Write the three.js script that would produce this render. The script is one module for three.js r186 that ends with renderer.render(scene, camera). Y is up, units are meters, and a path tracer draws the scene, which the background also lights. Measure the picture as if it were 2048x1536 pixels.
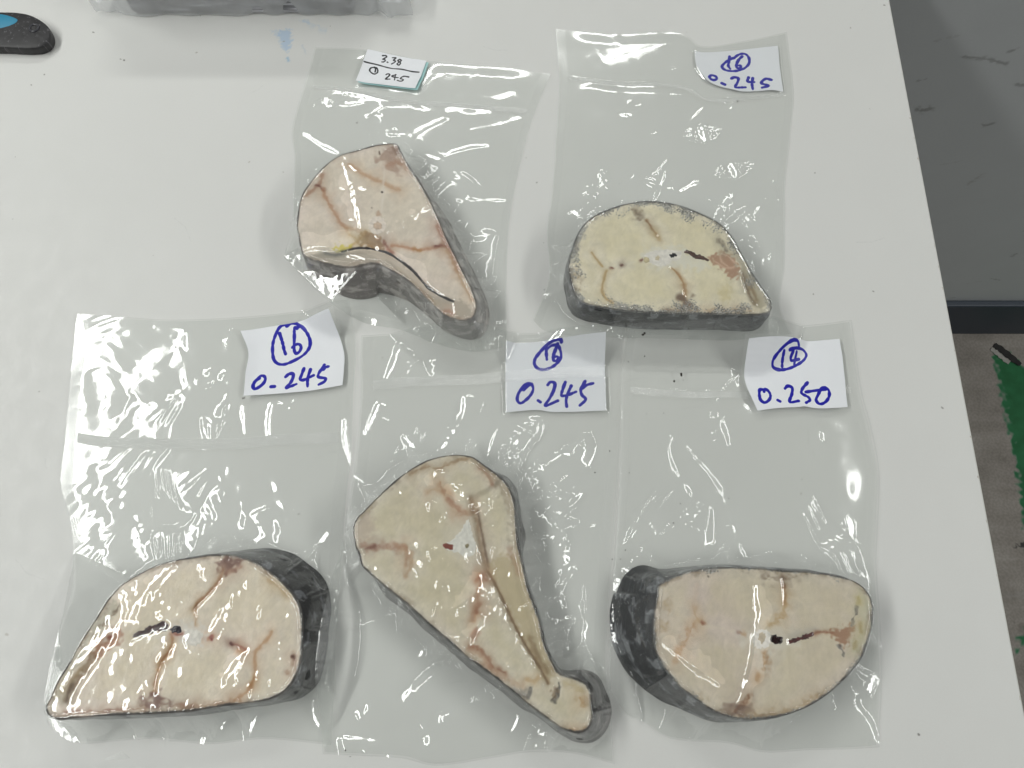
import * as THREE from 'three';
import { RectAreaLightUniformsLib } from 'three/addons/lights/RectAreaLightUniformsLib.js';
import { RoundedBoxGeometry } from 'three/addons/geometries/RoundedBoxGeometry.js';
import { createNoise2D } from 'simplex-noise';

// ---------------------------------------------------------------- camera, lamps, exposure
const CAM_H = 0.458, TILT = 17.5 * Math.PI / 180, FOCAL = 1500;          // phone held 46 cm over the table, tilted 17.5 degrees off straight down
const TABLE_H = 0.90;                                                    // table top is y = 0, floor is y = -TABLE_H
const scene = new THREE.Scene();
scene.background = new THREE.Color().setRGB(0.18, 0.188, 0.19);            // dim, even light of the room around the table
const camera = new THREE.PerspectiveCamera(2 * Math.atan(768 / FOCAL) * 180 / Math.PI, 4 / 3, 0.01, 30);
camera.position.set(0, CAM_H, 0);
camera.lookAt(0, 0, -CAM_H * Math.tan(TILT));
scene.add(camera);
const renderer = new THREE.WebGLRenderer({ antialias: true });
renderer.toneMapping = THREE.LinearToneMapping;
renderer.toneMappingExposure = 0.45;
renderer.shadowMap.enabled = true;
RectAreaLightUniformsLib.init();

const LAMP_L = 44, LAMP_COL = [0.985, 1.0, 0.965];
const tubeMat = new THREE.MeshStandardMaterial({ color: 0xffffff, emissive: new THREE.Color().setRGB(...LAMP_COL), emissiveIntensity: 6, roughness: 0.5 });
const fixtureMat = new THREE.MeshStandardMaterial({ color: 0xe8e8e6, roughness: 0.5 });
const lampLines = [];
function ceilingLamp(x, z, len, wid, turn, label) {
  lampLines.push([x - Math.cos(turn) * len / 2, z - Math.sin(turn) * len / 2, x + Math.cos(turn) * len / 2, z + Math.sin(turn) * len / 2]);
  const g = new THREE.Group(); g.name = 'ceiling_light'; g.position.set(x, 1.55, z); g.rotation.y = turn; scene.add(g);
  g.userData = { label, category: 'lamp', group: 'ceiling lights over the table' };
  const body = new THREE.Mesh(new RoundedBoxGeometry(len + 0.04, 0.05, wid + 0.04, 2, 0.01), fixtureMat); body.name = 'housing'; body.position.y = 0.032; g.add(body);
  const pane = new THREE.Mesh(new THREE.BoxGeometry(len, 0.004, wid), tubeMat); pane.name = 'lamp_diffuser'; pane.position.y = 0.003; g.add(pane);
  const l = new THREE.RectAreaLight(new THREE.Color().setRGB(...LAMP_COL), LAMP_L, len, wid); l.name = 'ceiling_lamp'; l.position.y = -0.004; l.rotation.x = -Math.PI / 2; g.add(l);
}
ceilingLamp(-1.34, -0.20, 2.2, 0.19, Math.PI / 2, 'long ceiling strip light over the left side of the table');
ceilingLamp(1.42, -0.70, 1.2, 0.055, Math.PI / 2, 'long ceiling strip light over the right side past the table edge');
ceilingLamp(-0.1, -2.0, 1.2, 0.15, 0, 'long ceiling strip light beyond the far end of the table');

ceilingLamp(2.0, 0.30, 1.6, 0.25, Math.PI / 2, 'long ceiling strip light over the aisle right of the table');

// ---------------------------------------------------------------- helpers
const lerp = (a, b, t) => a + (b - a) * t, clamp = (x, a = 0, b = 1) => Math.min(b, Math.max(a, x));
const sstep = (a, b, x) => { const t = clamp((x - a) / (b - a)); return t * t * (3 - 2 * t); };
function mulberry(a) { return () => { a |= 0; a = a + 0x6D2B79F5 | 0; let t = Math.imul(a ^ a >>> 15, 1 | a); t = t + Math.imul(t ^ t >>> 7, 61 | t) ^ t; return ((t ^ t >>> 14) >>> 0) / 4294967296; }; }
const N1 = createNoise2D(mulberry(11)), N2 = createNoise2D(mulberry(22)), N3 = createNoise2D(mulberry(33));
const fbm = (x, y, o = 4) => { let s = 0, a = 0.5; for (let i = 0; i < o; i++) { s += a * N1(x, y); x = x * 2.03 + 7.1; y = y * 2.03 - 3.7; a *= 0.5; } return s; };
// measured photo pixel -> place on the plane at height h above the table
const CA = Math.cos(TILT), SA = Math.sin(TILT);
function P(px, py, h = 0) {
  const dx = (px - 1024) / FOCAL, dy = (py - 768) / FOCAL, t = (CAM_H - h) / (CA + SA * dy);
  return [dx * t, (-SA + CA * dy) * t];
}
function PQ(px, py, z) {                                                  // ... on the upright plane at z
  const dx = (px - 1024) / FOCAL, dy = (py - 768) / FOCAL, t = z / (-SA + CA * dy);
  return [dx * t, CAM_H - t * (CA + SA * dy)];
}
const plan = (pts, h) => pts.map(([x, y]) => P(x, y, h));
function smooth(pts, closed, n) {                                          // Catmull-Rom, n even steps
  const c = new THREE.CatmullRomCurve3(pts.map(([x, z]) => new THREE.Vector3(x, 0, z)), closed, 'centripetal');
  c.arcLengthDivisions = 800;
  return c.getSpacedPoints(n).slice(0, closed ? n : n + 1).map((v) => [v.x, v.z]);
}
function segDist(px, pz, a, b) {
  const dx = b[0] - a[0], dz = b[1] - a[1], t = clamp(((px - a[0]) * dx + (pz - a[1]) * dz) / (dx * dx + dz * dz + 1e-18));
  const ex = px - a[0] - t * dx, ez = pz - a[1] - t * dz;
  return [Math.sqrt(ex * ex + ez * ez), t];
}
function inside(x, z, poly) {
  let r = false;
  for (let i = 0, j = poly.length - 1; i < poly.length; j = i++) {
    const [xi, zi] = poly[i], [xj, zj] = poly[j];
    if ((zi > z) !== (zj > z) && x < (xj - xi) * (z - zi) / (zj - zi) + xi) r = !r;
  }
  return r;
}
const MM = 0.001;
function add(o, parent = scene) { o.castShadow = o.receiveShadow = true; parent.add(o); return o; }
function part(name, geometry, material, parent) { const m = new THREE.Mesh(geometry, material); m.name = name; return add(m, parent); }
const used = {};
function thing(name, label, category, group) {
  const g = new THREE.Group(), k = used[name] = (used[name] ?? -1) + 1;
  g.name = k ? `${name}_${String(k).padStart(3, '0')}` : name;
  g.userData = { label, category }; if (group) g.userData.group = group;
  scene.add(g); return g;
}
const geo = (pos, uv, idx) => {
  const g = new THREE.BufferGeometry();
  g.setAttribute('position', new THREE.Float32BufferAttribute(pos, 3));
  if (uv) g.setAttribute('uv', new THREE.Float32BufferAttribute(uv, 2));
  g.setIndex(idx); g.computeVertexNormals(); return g;
};

// A colour map over a patch of ground, painted in metres; colours are sRGB 0-255
class Paint {
  constructor(x0, z0, x1, z1, ppm, base) {
    Object.assign(this, { x0, z0, sx: x1 - x0, sz: z1 - z0, w: Math.ceil((x1 - x0) * ppm), h: Math.ceil((z1 - z0) * ppm), ppm });
    this.c = new Float32Array(this.w * this.h * 3);
    for (let j = 0, o = 0; j < this.h; j++) for (let i = 0; i < this.w; i++, o += 3) { const k = base(x0 + (i + 0.5) / ppm, z0 + (j + 0.5) / ppm); this.c[o] = k[0]; this.c[o + 1] = k[1]; this.c[o + 2] = k[2]; }
  }
  over(box, alpha, col) {
    const a = (v, o, n) => clamp(Math.floor((v - o) * this.ppm), 0, n - 1);
    for (let j = a(box[1], this.z0, this.h); j <= a(box[3], this.z0, this.h); j++) for (let i = a(box[0], this.x0, this.w); i <= a(box[2], this.x0, this.w); i++) {
      const x = this.x0 + (i + 0.5) / this.ppm, z = this.z0 + (j + 0.5) / this.ppm, s = alpha(x, z);
      if (s <= 0) continue;
      const o = (j * this.w + i) * 3, k = typeof col === 'function' ? col(x, z) : col;
      for (let q = 0; q < 3; q++) this.c[o + q] = lerp(this.c[o + q], k[q], s);
    }
  }
  // soft-edged line of half-width w (metres); ragged by noise
  line(pts, w, col, a = 1, soft = 0.6, rag = 0.5, f = 400) {
    f = Math.min(f, 0.55 / (w * rag + 1e-6));
    const xs = pts.map((p) => p[0]), zs = pts.map((p) => p[1]), m = w * 2.6;
    this.over([Math.min(...xs) - m, Math.min(...zs) - m, Math.max(...xs) + m, Math.max(...zs) + m], (x, z) => {
      let d = 1;
      const wx = x + N2(x * f, z * f) * w * rag * 0.5, wz = z + N3(x * f, z * f) * w * rag * 0.5;
      for (let i = 0; i + 1 < pts.length; i++) d = Math.min(d, segDist(wx, wz, pts[i], pts[i + 1])[0]);
      const ww = w * (1 + rag * N1(x * f * 0.6 + 9, z * f * 0.6));
      return a * (soft > 0.5 ? Math.exp(-1.1 * (d / ww) ** 2) : 1 - sstep(ww * (1 - soft), ww * (1 + soft), d)) * (1 - rag * 0.22 * (1 + N3(x * f * 1.6, z * f * 1.6)));
    }, col);
  }
  poly(pts, soft, col, a = 1, rag = 0.5, f = 300) {
    f = Math.min(f, 0.55 / (soft * rag + 1e-6));
    const xs = pts.map((p) => p[0]), zs = pts.map((p) => p[1]), m = soft * 2.6;
    this.over([Math.min(...xs) - m, Math.min(...zs) - m, Math.max(...xs) + m, Math.max(...zs) + m], (x, z) => {
      const wx = x + N2(x * f, z * f) * soft * rag, wz = z + N3(x * f, z * f) * soft * rag;
      let d = 1;
      for (let i = 0, j = pts.length - 1; i < pts.length; j = i++) d = Math.min(d, segDist(wx, wz, pts[j], pts[i])[0]);
      return a * sstep(-soft, soft, inside(wx, wz, pts) ? d : -d);
    }, col);
  }
  texture() {
    const d = new Uint8Array(this.w * this.h * 4);
    for (let i = 0, o = 0; i < this.w * this.h; i++, o += 4) { for (let q = 0; q < 3; q++) d[o + q] = clamp(Math.round(this.c[i * 3 + q]), 0, 255); d[o + 3] = 255; }
    const t = new THREE.DataTexture(d, this.w, this.h); t.colorSpace = THREE.SRGBColorSpace; t.magFilter = t.minFilter = THREE.LinearFilter; t.needsUpdate = true; return t;
  }
  uv(x, z) { return [(x - this.x0) / this.sx, (z - this.z0) / this.sz]; }
}
function grainTexture(n, fn, srgb) {                                        // a square tile; fn(u, v) -> grey or [r, g, b] in 0..255
  const d = new Uint8Array(n * n * 4);
  for (let j = 0, o = 0; j < n; j++) for (let i = 0; i < n; i++, o += 4) { const k = fn(i / n, j / n); for (let q = 0; q < 3; q++) d[o + q] = clamp(Math.round(k.length ? k[q] : k), 0, 255); d[o + 3] = 255; }
  const t = new THREE.DataTexture(d, n, n); t.wrapS = t.wrapT = THREE.MirroredRepeatWrapping; t.magFilter = t.minFilter = THREE.LinearFilter; if (srgb) t.colorSpace = THREE.SRGBColorSpace; t.needsUpdate = true; return t;
}

// ---------------------------------------------------------------- the stack: how high things stand on the table, on a 1 mm raster
const SX = -0.46, SZ = -0.52, SW = 860, SH = 720, stack = new Float32Array(SW * SH);
const at = (a, x, z) => {
  const fx = clamp((x - SX) / MM, 0, SW - 1.001), fz = clamp((z - SZ) / MM, 0, SH - 1.001), i = Math.floor(fx), j = Math.floor(fz), u = fx - i, v = fz - j, o = j * SW + i;
  return lerp(lerp(a[o], a[o + 1], u), lerp(a[o + SW], a[o + SW + 1], u), v);
};
function tented(slope) {                                                  // the stack under a sheet that cannot follow steeper than slope
  const t = Float32Array.from(stack), c = slope * MM, g = c * 1.414;
  const pull = (o, q, k) => { if (t[q] - k > t[o]) t[o] = t[q] - k; };
  for (let j = 1; j < SH - 1; j++) for (let i = 1; i < SW - 1; i++) { const o = j * SW + i; pull(o, o - 1, c); pull(o, o - SW, c); pull(o, o - SW - 1, g); pull(o, o - SW + 1, g); }
  for (let j = SH - 2; j > 0; j--) for (let i = SW - 2; i > 0; i--) { const o = j * SW + i; pull(o, o + 1, c); pull(o, o + SW, c); pull(o, o + SW + 1, g); pull(o, o + SW - 1, g); }
  return t;
}
function splat(x, z, h) {
  const i = Math.round((x - SX) / MM), j = Math.round((z - SZ) / MM);
  if (i >= 0 && j >= 0 && i < SW && j < SH && stack[j * SW + i] < h) stack[j * SW + i] = h;
}

// ---------------------------------------------------------------- the setting
const EDGE_X = P(1780, 0)[0];
{
  // white laminate top with blue ink smears, specks and faint scuffs
  const X0 = -0.46, Z0 = -0.60, X1 = EDGE_X, Z1 = 0.26;
  const p = new Paint(X0, Z0, X1, Z1, 2200, (x, z) => { const n = 1.6 * fbm(x * 9, z * 9, 3) + 1.2 * N2(x * 900, z * 900); return [224 + n, 224 + n, 221 + n]; });
  const blue = [176, 200, 226];
  p.poly(plan([[556, 62], [580, 58], [584, 82], [574, 104], [562, 92]], 0), 0.0018, blue, 0.7, 0.9, 260);
  p.poly(plan([[543, 60], [560, 62], [556, 78]], 0), 0.0018, blue, 0.35, 0.9, 300);
  p.line(plan([[575, 116], [577, 121]], 0), 0.001, [150, 186, 214], 0.8);
  p.line(plan([[607, 40], [616, 47]], 0), 0.0014, blue, 0.5, 0.7, 1.2);
  p.line(plan([[630, 50], [650, 62]], 0), 0.0024, blue, 0.25, 0.8, 1.4);
  p.line(plan([[604, 90], [612, 108]], 0), 0.0006, [190, 200, 212], 0.5, 0.7, 1);
  const r = mulberry(5);
  for (let i = 0; i < 150; i++) {
    const x = lerp(X0, X1, r()), z = lerp(Z0, Z1, r()), s = 0.0002 + 0.00045 * r() ** 3, k = 90 + 90 * r();
    p.line([[x, z], [x + s * (r() - 0.5) * 3, z + s * (r() - 0.5) * 3]], s, [k, k * 0.97, k * 0.92], 0.5 + 0.4 * r(), 0.5, 0.6, 1500);
  }
  for (let i = 0; i < 46; i++) {
    const x = lerp(X0, X1, r()), z = lerp(Z0, Z1, r()), a = r() * 6.3, l = 0.004 + 0.02 * r();
    p.line([[x, z], [x + Math.cos(a) * l * 0.5, z + Math.sin(a) * l * 0.45], [x + Math.cos(a + 0.2) * l, z + Math.sin(a + 0.2) * l]], 0.00025, [196, 196, 194], 0.35, 0.8, 1);
  }
  for (const [x, y] of [[186, 64], [247, 120], [240, 118], [1745, 582], [1884, 815], [1836, 1468], [1768, 10], [1862, 180]]) p.line(plan([[x, y], [x + 2, y + 1]], 0), 0.0004, [95, 92, 88], 0.8, 0.5, 0.8);
  for (let i = 0; i < 30; i++) { const z = lerp(-0.5, 0.2, r()), l = 0.0006 + 0.002 * r() ** 2; p.line([[X1, z], [X1 - 0.0005, z + l]], 0.0005 + 0.0004 * r(), [118, 96, 70], 0.7, 0.5, 1); }
  const t = thing('table', 'white laminate work table holding the bagged fish steaks', 'table');
  const rough = grainTexture(256, (u, v) => 140 + 26 * N1(u * 40, v * 40) + 20 * N2(u * 8, v * 8)); rough.repeat.set(6, 5);
  const bump = grainTexture(256, (u, v) => 128 + 50 * N2(u * 90, v * 90) + 40 * N3(u * 40, v * 40)); bump.repeat.set(10, 8);
  const top = new THREE.MeshPhysicalMaterial({ map: p.texture(), roughness: 1, roughnessMap: rough, bumpMap: bump, bumpScale: 0.000012 });
  const b = 0.0012, pos = [], uv = [], idx = [];
  for (const [x, z] of [[X0 - 0.4, Z0], [X1 - b, Z0], [X0 - 0.4, Z1 + 0.3], [X1 - b, Z1 + 0.3]]) { pos.push(x, 0, z); uv.push(...p.uv(x, z)); }
  idx.push(0, 2, 1, 1, 2, 3);
  part('tabletop', geo(pos, uv, idx), top, t);
  const body = new THREE.Mesh(new RoundedBoxGeometry(X1 - X0 + 0.4, 0.025, Z1 + 0.3 - Z0, 3, 0.0013), new THREE.MeshStandardMaterial({ color: 0xd9d8d2, roughness: 0.5 }));
  body.name = 'table_board'; body.position.set((X0 - 0.4 + X1) / 2, -0.0127, (Z0 + Z1 + 0.3) / 2); add(body, t);
  const band = new THREE.Mesh(new RoundedBoxGeometry(0.0016, 0.0215, Z1 + 0.3 - Z0 - 0.002, 2, 0.0004), new THREE.MeshStandardMaterial({ color: 0x6b665e, roughness: 0.6 }));
  band.name = 'edge_band'; band.position.set(X1 + 0.0002, -0.0138, (Z0 + Z1 + 0.3) / 2); add(band, t);
  for (const [x, z] of [[X1 - 0.16, 0.44], [X0 - 0.3, 0.44], [X0 - 0.3, -0.50]]) {
    const l = new THREE.Mesh(new RoundedBoxGeometry(0.04, TABLE_H - 0.026, 0.04, 2, 0.004), fixtureMat); l.name = 'leg'; l.position.set(x, -0.026 - (TABLE_H - 0.026) / 2, z); add(l, t);
  }
}
const WALL_Z = P(1950, 662, -TABLE_H)[1];
{
  // bare concrete with a worn field of green paint
  const X0 = 0.1, Z0 = WALL_Z, X1 = 1.5, Z1 = 0.7, h = -TABLE_H;
  const p = new Paint(X0, Z0, X1, Z1, 700, (x, z) => { const n = 20 * fbm(x * 7, z * 7, 5) + 9 * N2(x * 160, z * 160) + 12 * fbm(x * 3, z * 22, 3); return [138 + n, 132 + n, 125 + n]; });
  const green = (x, z) => { const n = 12 * fbm(x * 30, z * 30, 4); return [16 + n, 96 + n, 52 + n]; };
  p.poly(plan([[1986, 700], [2010, 704], [2060, 745], [2300, 800], [2300, 1200], [2060, 1110], [2041, 985], [2030, 912], [2017, 850], [2004, 786]], h), 0.006, green, 1, 1.3, 60);
  p.poly(plan([[2026, 1280], [2060, 1268], [2100, 1300], [2038, 1300]], h), 0.006, green, 0.95, 2.5, 70);
  const r = mulberry(8);
  for (let i = 0; i < 70; i++) { const x = lerp(X0, X1, r()), z = lerp(Z0, Z1, r()), s = 0.002 + 0.008 * r() ** 2; p.line([[x, z], [x + s * r() * 2, z + s * r()]], s, [112, 105, 98], 0.7, 0.5, 1.2, 120); }
  for (let i = 0; i < 40; i++) { const x = lerp(X0, X1, r()), z = lerp(Z0, Z1, r()), a = r() * 6.3, l = 0.02 + 0.09 * r(); p.line([[x, z], [x + Math.cos(a) * l, z + Math.sin(a) * l * 0.5]], 0.0018, r() > 0.5 ? [70, 66, 62] : [140, 136, 130], 0.5, 0.8, 1.2, 90); }
  p.line(plan([[2020, 1192], [2060, 1188]], h), 0.006, [150, 148, 142], 0.6, 0.7, 1.4, 80);
  p.poly(plan([[2030, 1092], [2070, 1080], [2070, 1100]], h), 0.003, [36, 34, 33], 0.9, 1.5, 90);
  const m = new THREE.MeshStandardMaterial({ map: p.texture(), roughness: 0.75 });
  const pos = [], uv = [];
  for (const [x, z] of [[X0 - 1.2, Z0], [X1, Z0], [X0 - 1.2, Z1], [X1, Z1]]) { pos.push(x, h, z); uv.push(...p.uv(x, z)); }
  part('floor', geo(pos, uv, [0, 2, 1, 1, 2, 3]), m, scene).userData = { kind: 'structure' };

  // low grey wall with scuffs, behind a dark skirting
  const WX0 = 0.0, WX1 = 1.5, WY0 = -TABLE_H, WY1 = -0.028;
  const q = new Paint(WX0, WY0, WX1, WY1, 900, (x, y) => { const n = 2.2 * fbm(x * 8, y * 8, 4) + 1.3 * N2(x * 300, y * 300); return [205 + n, 208 + n, 209 + n]; });
  const mark = (pts, w, c, a) => q.line(pts.map(([x, y]) => PQ(x, y, WALL_Z)), w * 0.75, c.map((k) => lerp(k, 205, 0.3)), a * 0.8, 0.7, 0.9, 160);
  mark([[1930, 123], [1965, 126], [1992, 131], [2014, 137]], 0.0024, [84, 84, 84], 0.75);
  mark([[2024, 112], [2032, 110]], 0.003, [88, 88, 88], 0.7);
  mark([[1836, 228], [1850, 230], [1862, 226]], 0.0042, [84, 82, 80], 0.8);
  mark([[1838, 171], [1855, 167]], 0.002, [104, 104, 104], 0.6);
  mark([[1966, 258], [1976, 260], [1988, 256]], 0.0026, [84, 84, 84], 0.7);
  mark([[1882, 338], [1905, 334], [1925, 330]], 0.0018, [176, 176, 174], 0.5);
  mark([[1940, 375], [1965, 358]], 0.0035, [112, 108, 100], 0.4);
  mark([[2025, 520], [2034, 514]], 0.003, [96, 96, 96], 0.6);
  mark([[1936, 574], [1962, 569]], 0.0024, [180, 180, 178], 0.6);
  mark([[2038, 178], [2048, 180]], 0.004, [84, 84, 84], 0.7);
  const rr = mulberry(3);
  for (let i = 0; i < 60; i++) { const x = lerp(0.3, 1.2, rr()), y = lerp(WY0, WY1, rr()), l = 0.004 + 0.02 * rr(); q.line([[x, y], [x + l, y + l * (rr() - 0.4)]], 0.0013, rr() > 0.4 ? [112, 112, 112] : [170, 170, 168], 0.45, 0.8, 1.4, 200); }
  const wm = new THREE.MeshStandardMaterial({ map: q.texture(), roughness: 0.55 });
  const wp = [], wu = [];
  const zq = WALL_Z - 0.006;
  for (const [x, y] of [[WX0 - 1.2, WY0], [WX1, WY0], [WX0 - 1.2, WY1], [WX1, WY1]]) { wp.push(x, y, zq); wu.push(...q.uv(x, y)); }
  const face = geo(wp, wu, [0, 1, 2, 2, 1, 3]);
  const w = thing('wall', 'low smooth grey painted wall beside the table', 'wall'); w.userData.kind = 'structure'; delete w.userData.category;
  part('painted_face', face, wm, w);
  const core = new THREE.Mesh(new THREE.BoxGeometry(WX1 - WX0 + 1.2, WY1 - WY0, 0.08), new THREE.MeshStandardMaterial({ color: 0x8a8d8e, roughness: 0.6 }));
  core.name = 'wall_body'; core.position.set((WX0 - 1.2 + WX1) / 2, (WY0 + WY1) / 2, zq - 0.042); add(core, w);
  const yTop = PQ(1950, 606, WALL_Z)[1];
  const sk = new THREE.Mesh(new RoundedBoxGeometry(WX1 - WX0 + 1.2, yTop - WY0, 0.012, 2, 0.003), new THREE.MeshStandardMaterial({ color: 0x3c444f, roughness: 0.5 }));
  sk.name = 'skirting'; sk.position.set((WX0 - 1.2 + WX1) / 2, (yTop + WY0) / 2, zq + 0.0065); add(sk, w);
}

// ---------------------------------------------------------------- fish steaks
// outline: [photo x, photo y, how far the skin flares out by the bottom in mm] of the cut face, which lies T above the table
function makeSteak(o) {
  const T = o.T, ctrl = o.outline.map(([x, y]) => P(x, y, T)), NO = 260;
  const pts3 = new THREE.CatmullRomCurve3(o.outline.map(([x, y, f], i) => new THREE.Vector3(ctrl[i][0], (f ?? o.flare ?? 2) * MM, ctrl[i][1])), true, 'centripetal');
  pts3.arcLengthDivisions = 1200;
  const ring = pts3.getSpacedPoints(NO).slice(0, NO), out = ring.map((v) => [v.x, v.z]), flare = ring.map((v) => Math.max(0.0003, (v.y - 0.0018) * 1.12));
  let cyc = 0, cum = [0];
  for (let i = 0; i < NO; i++) { const a = out[i], b = out[(i + 1) % NO]; cyc += Math.hypot(b[0] - a[0], b[1] - a[1]); cum.push(cyc); }
  // raster of signed distance (positive outside), flare and place along the rim
  const C = 0.8 * MM, M = 45 * MM, xs = out.map((p) => p[0]), zs = out.map((p) => p[1]);
  const x0 = Math.min(...xs) - M, z0 = Math.min(...zs) - M, w = Math.ceil((Math.max(...xs) + M - x0) / C), h = Math.ceil((Math.max(...zs) + M - z0) / C);
  const D = new Float32Array(w * h), FL = new Float32Array(w * h), S = new Float32Array(w * h), NP = new Float32Array(w * h * 2);
  for (let j = 0, k = 0; j < h; j++) for (let i = 0; i < w; i++, k++) {
    const x = x0 + i * C, z = z0 + j * C; let best = 9, bi = 0, bt = 0;
    for (let q = 0; q < NO; q++) {
      const a = out[q]; if (Math.abs(a[0] - x) > best + 0.004 || Math.abs(a[1] - z) > best + 0.004) continue;
      const [d, t] = segDist(x, z, a, out[(q + 1) % NO]); if (d < best) { best = d; bi = q; bt = t; }
    }
    const b = (bi + 1) % NO;
    D[k] = inside(x, z, out) ? -best : best; FL[k] = lerp(flare[bi], flare[b], bt); S[k] = lerp(cum[bi], cum[bi + 1], bt);
    NP[k * 2] = lerp(out[bi][0], out[b][0], bt); NP[k * 2 + 1] = lerp(out[bi][1], out[b][1], bt);
  }
  const grooves = (o.grooves ?? []).map(([pts, wd, dp]) => [smooth(plan(pts, T), false, pts.length * 5), wd * MM, dp * MM]);
  const flap = o.flap ? smooth(plan(o.flap.pts, T), true, 160) : null;
  const relief = (x, z) => {
    let r = 0.45 * MM * fbm(x * 40, z * 40, 2) + 0.04 * MM * N2(x * 260, z * 260);
    for (const [pts, wd, dp] of grooves) {
      let d = 1; for (let i = 0; i + 1 < pts.length; i++) { if (Math.abs(pts[i][0] - x) > 0.02 || Math.abs(pts[i][1] - z) > 0.02) continue; d = Math.min(d, segDist(x, z, pts[i], pts[i + 1])[0]); }
      r -= dp * Math.exp(-((d / wd) ** 2));
    }
    if (flap && o.flap.drop) {
      let d = 1; for (let i = 0, j = flap.length - 1; i < flap.length; j = i++) d = Math.min(d, segDist(x, z, flap[j], flap[i])[0]);
      if (inside(x, z, flap)) r -= o.flap.drop * MM * sstep(0, 0.004, d);
    }
    return r;
  };
  const sample = (A, x, z) => {
    const fx = (x - x0) / C, fz = (z - z0) / C; if (fx < 0 || fz < 0 || fx >= w - 1 || fz >= h - 1) return null;
    const i = Math.floor(fx), j = Math.floor(fz), u = fx - i, v = fz - j, k = j * w + i;
    return lerp(lerp(A[k], A[k + 1], u), lerp(A[k + w], A[k + w + 1], u), v);
  };
  const RB = o.round ?? 0.8;                                                // rounding of the rim, mm
  const topH = (x, z, d) => T + relief(x, z) - RB * MM * Math.exp(d / (1.3 * MM)) * 0.8;
  const st = { T, sample, D, FL, S, topH, out, o, near: (x, z) => { const i = Math.round((x - x0) / C), j = Math.round((z - z0) / C); return i < 0 || j < 0 || i >= w || j >= h ? null : S[j * w + i]; } };
  // the cut face, painted
  const bone = P(...o.bone, T), paint = new Paint(x0 + M - 0.004, z0 + M - 0.004, x0 + w * C - M + 0.004, z0 + h * C - M + 0.004, 4200, (x, z) => {
    const n = fbm(x * 38, z * 38, 4), g = N2(x * 700, z * 700), q = fbm(x * 14 + 5, z * 14, 2), fib = N3((x * 0.8 + z * 0.6) * 900 + 3 * n, (z * 0.8 - x * 0.6) * 90);
    const dx = x - bone[0], dz = z - bone[1], rad = Math.hypot(dx, dz), ang = Math.atan2(dz, dx), fl = N2(rad * 420 + 2.4 * n + 1.5 * Math.sin(ang * 4), ang * 1.6);
    const k = 1 + 0.045 * n + 0.03 * N2(x * 130 + n, z * 130) + 0.014 * N1(x * 330, z * 330) + 0.010 * g + 0.018 * fib + 0.007 * fl * sstep(0.006, 0.02, rad), pk = clamp(q * 1.3 + 0.25) * (o.pink ?? 0.5);
    return [o.flesh[0] * k, (o.flesh[1] - 7 * pk) * k, (o.flesh[2] + 3 * pk) * k];
  });
  const seams = o.marks.filter(([k, , wd, c]) => k === 'line' && wd >= 1.2 && wd < 4 && c[0] - c[2] > 30).map(([, p]) => plan(p, T)), lobeCol = o.lobe ?? [222, 208, 168];
  paint.over([-9, -9, 9, 9], (x, z) => {
    const d0 = sample(D, x, z); if (d0 === null || d0 > 0) return 0; let d = Math.min(-d0 * 1.2, Math.hypot(x - bone[0], z - bone[1]) * 0.8);
    const wx = x + 0.0022 * N2(x * 110, z * 110), wz = z + 0.0022 * N3(x * 110, z * 110);
    for (const p of seams) for (let i = 0; i + 1 < p.length; i++) d = Math.min(d, segDist(wx, wz, p[i], p[i + 1])[0]);
    return (o.lobeA ?? 0.55) * sstep(0.001, 0.013, d) * (0.75 + 0.35 * fbm(x * 60, z * 60, 3));
  }, (x, z) => { const k = 1 + 0.02 * N2(x * 300, z * 60); const m = k + 0.03 * fbm(x * 90, z * 90, 3); return [lobeCol[0] * m, lobeCol[1] * m, lobeCol[2] * (m - 0.02)]; });
  const L = (pts) => smooth(plan(pts, T), false, Math.max(8, pts.length * 6));
  for (const [kind, pts, wd, col, a, soft, rag, f] of o.marks) {
    if (kind === 'line' && wd >= 1.2 && wd < 3 && col[0] < 215 && (soft ?? 0.7) > 0.5) paint.line(pts.length > 2 ? L(pts) : plan(pts, T), wd * 2.1 * MM, [lerp(col[0], 232, 0.35), lerp(col[1], 206, 0.45), lerp(col[2], 176, 0.45)], 0.42, 0.9, 0.5, 110);
    const warm = kind === 'line' && col[0] - col[2] > 24 && col[0] < 215 ? [col[0] * 0.9, col[1] * 0.82, col[2] * 0.74] : col, thin = kind === 'line' && wd >= 1.2 ? 0.62 : 1;
    if (kind === 'line') paint.line(pts.length > 2 ? L(pts) : plan(pts, T), wd * thin * MM, warm, (a ?? 0.8) * (wd >= 1.2 ? 0.85 : 1) * (o.markA ?? 1), soft ?? 0.7, rag ?? 0.5, f ?? 260);
    if (kind === 'area') paint.poly(smooth(plan(pts, T), true, 60), wd * MM, warm, (a ?? 0.8) * (o.markA ?? 0.9), rag ?? 0.8, f ?? 320);
  }
  // rim: dark skin soaked into the edge, ragged and (where frozen) frosted grains
  paint.over([-9, -9, 9, 9], (x, z) => { const d = sample(D, x, z); if (d === null) return 0; const e = -d / MM, m = fbm(x * 75, z * 75, 3), g = N2(x * 420, z * 420);
    return (o.rim ?? 1) * clamp(0.25 + 1.1 * m + 0.35 * N1(x * 24, z * 24)) * 0.75 * (1 - sstep(0.4, 3.4 + 3 * m, e + 0.5 * g)); }, (x, z) => { const k = 1 + 0.15 * N3(x * 300, z * 300); return (o.rimCol ?? [128, 108, 88]).map((c) => c * k); });
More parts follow.
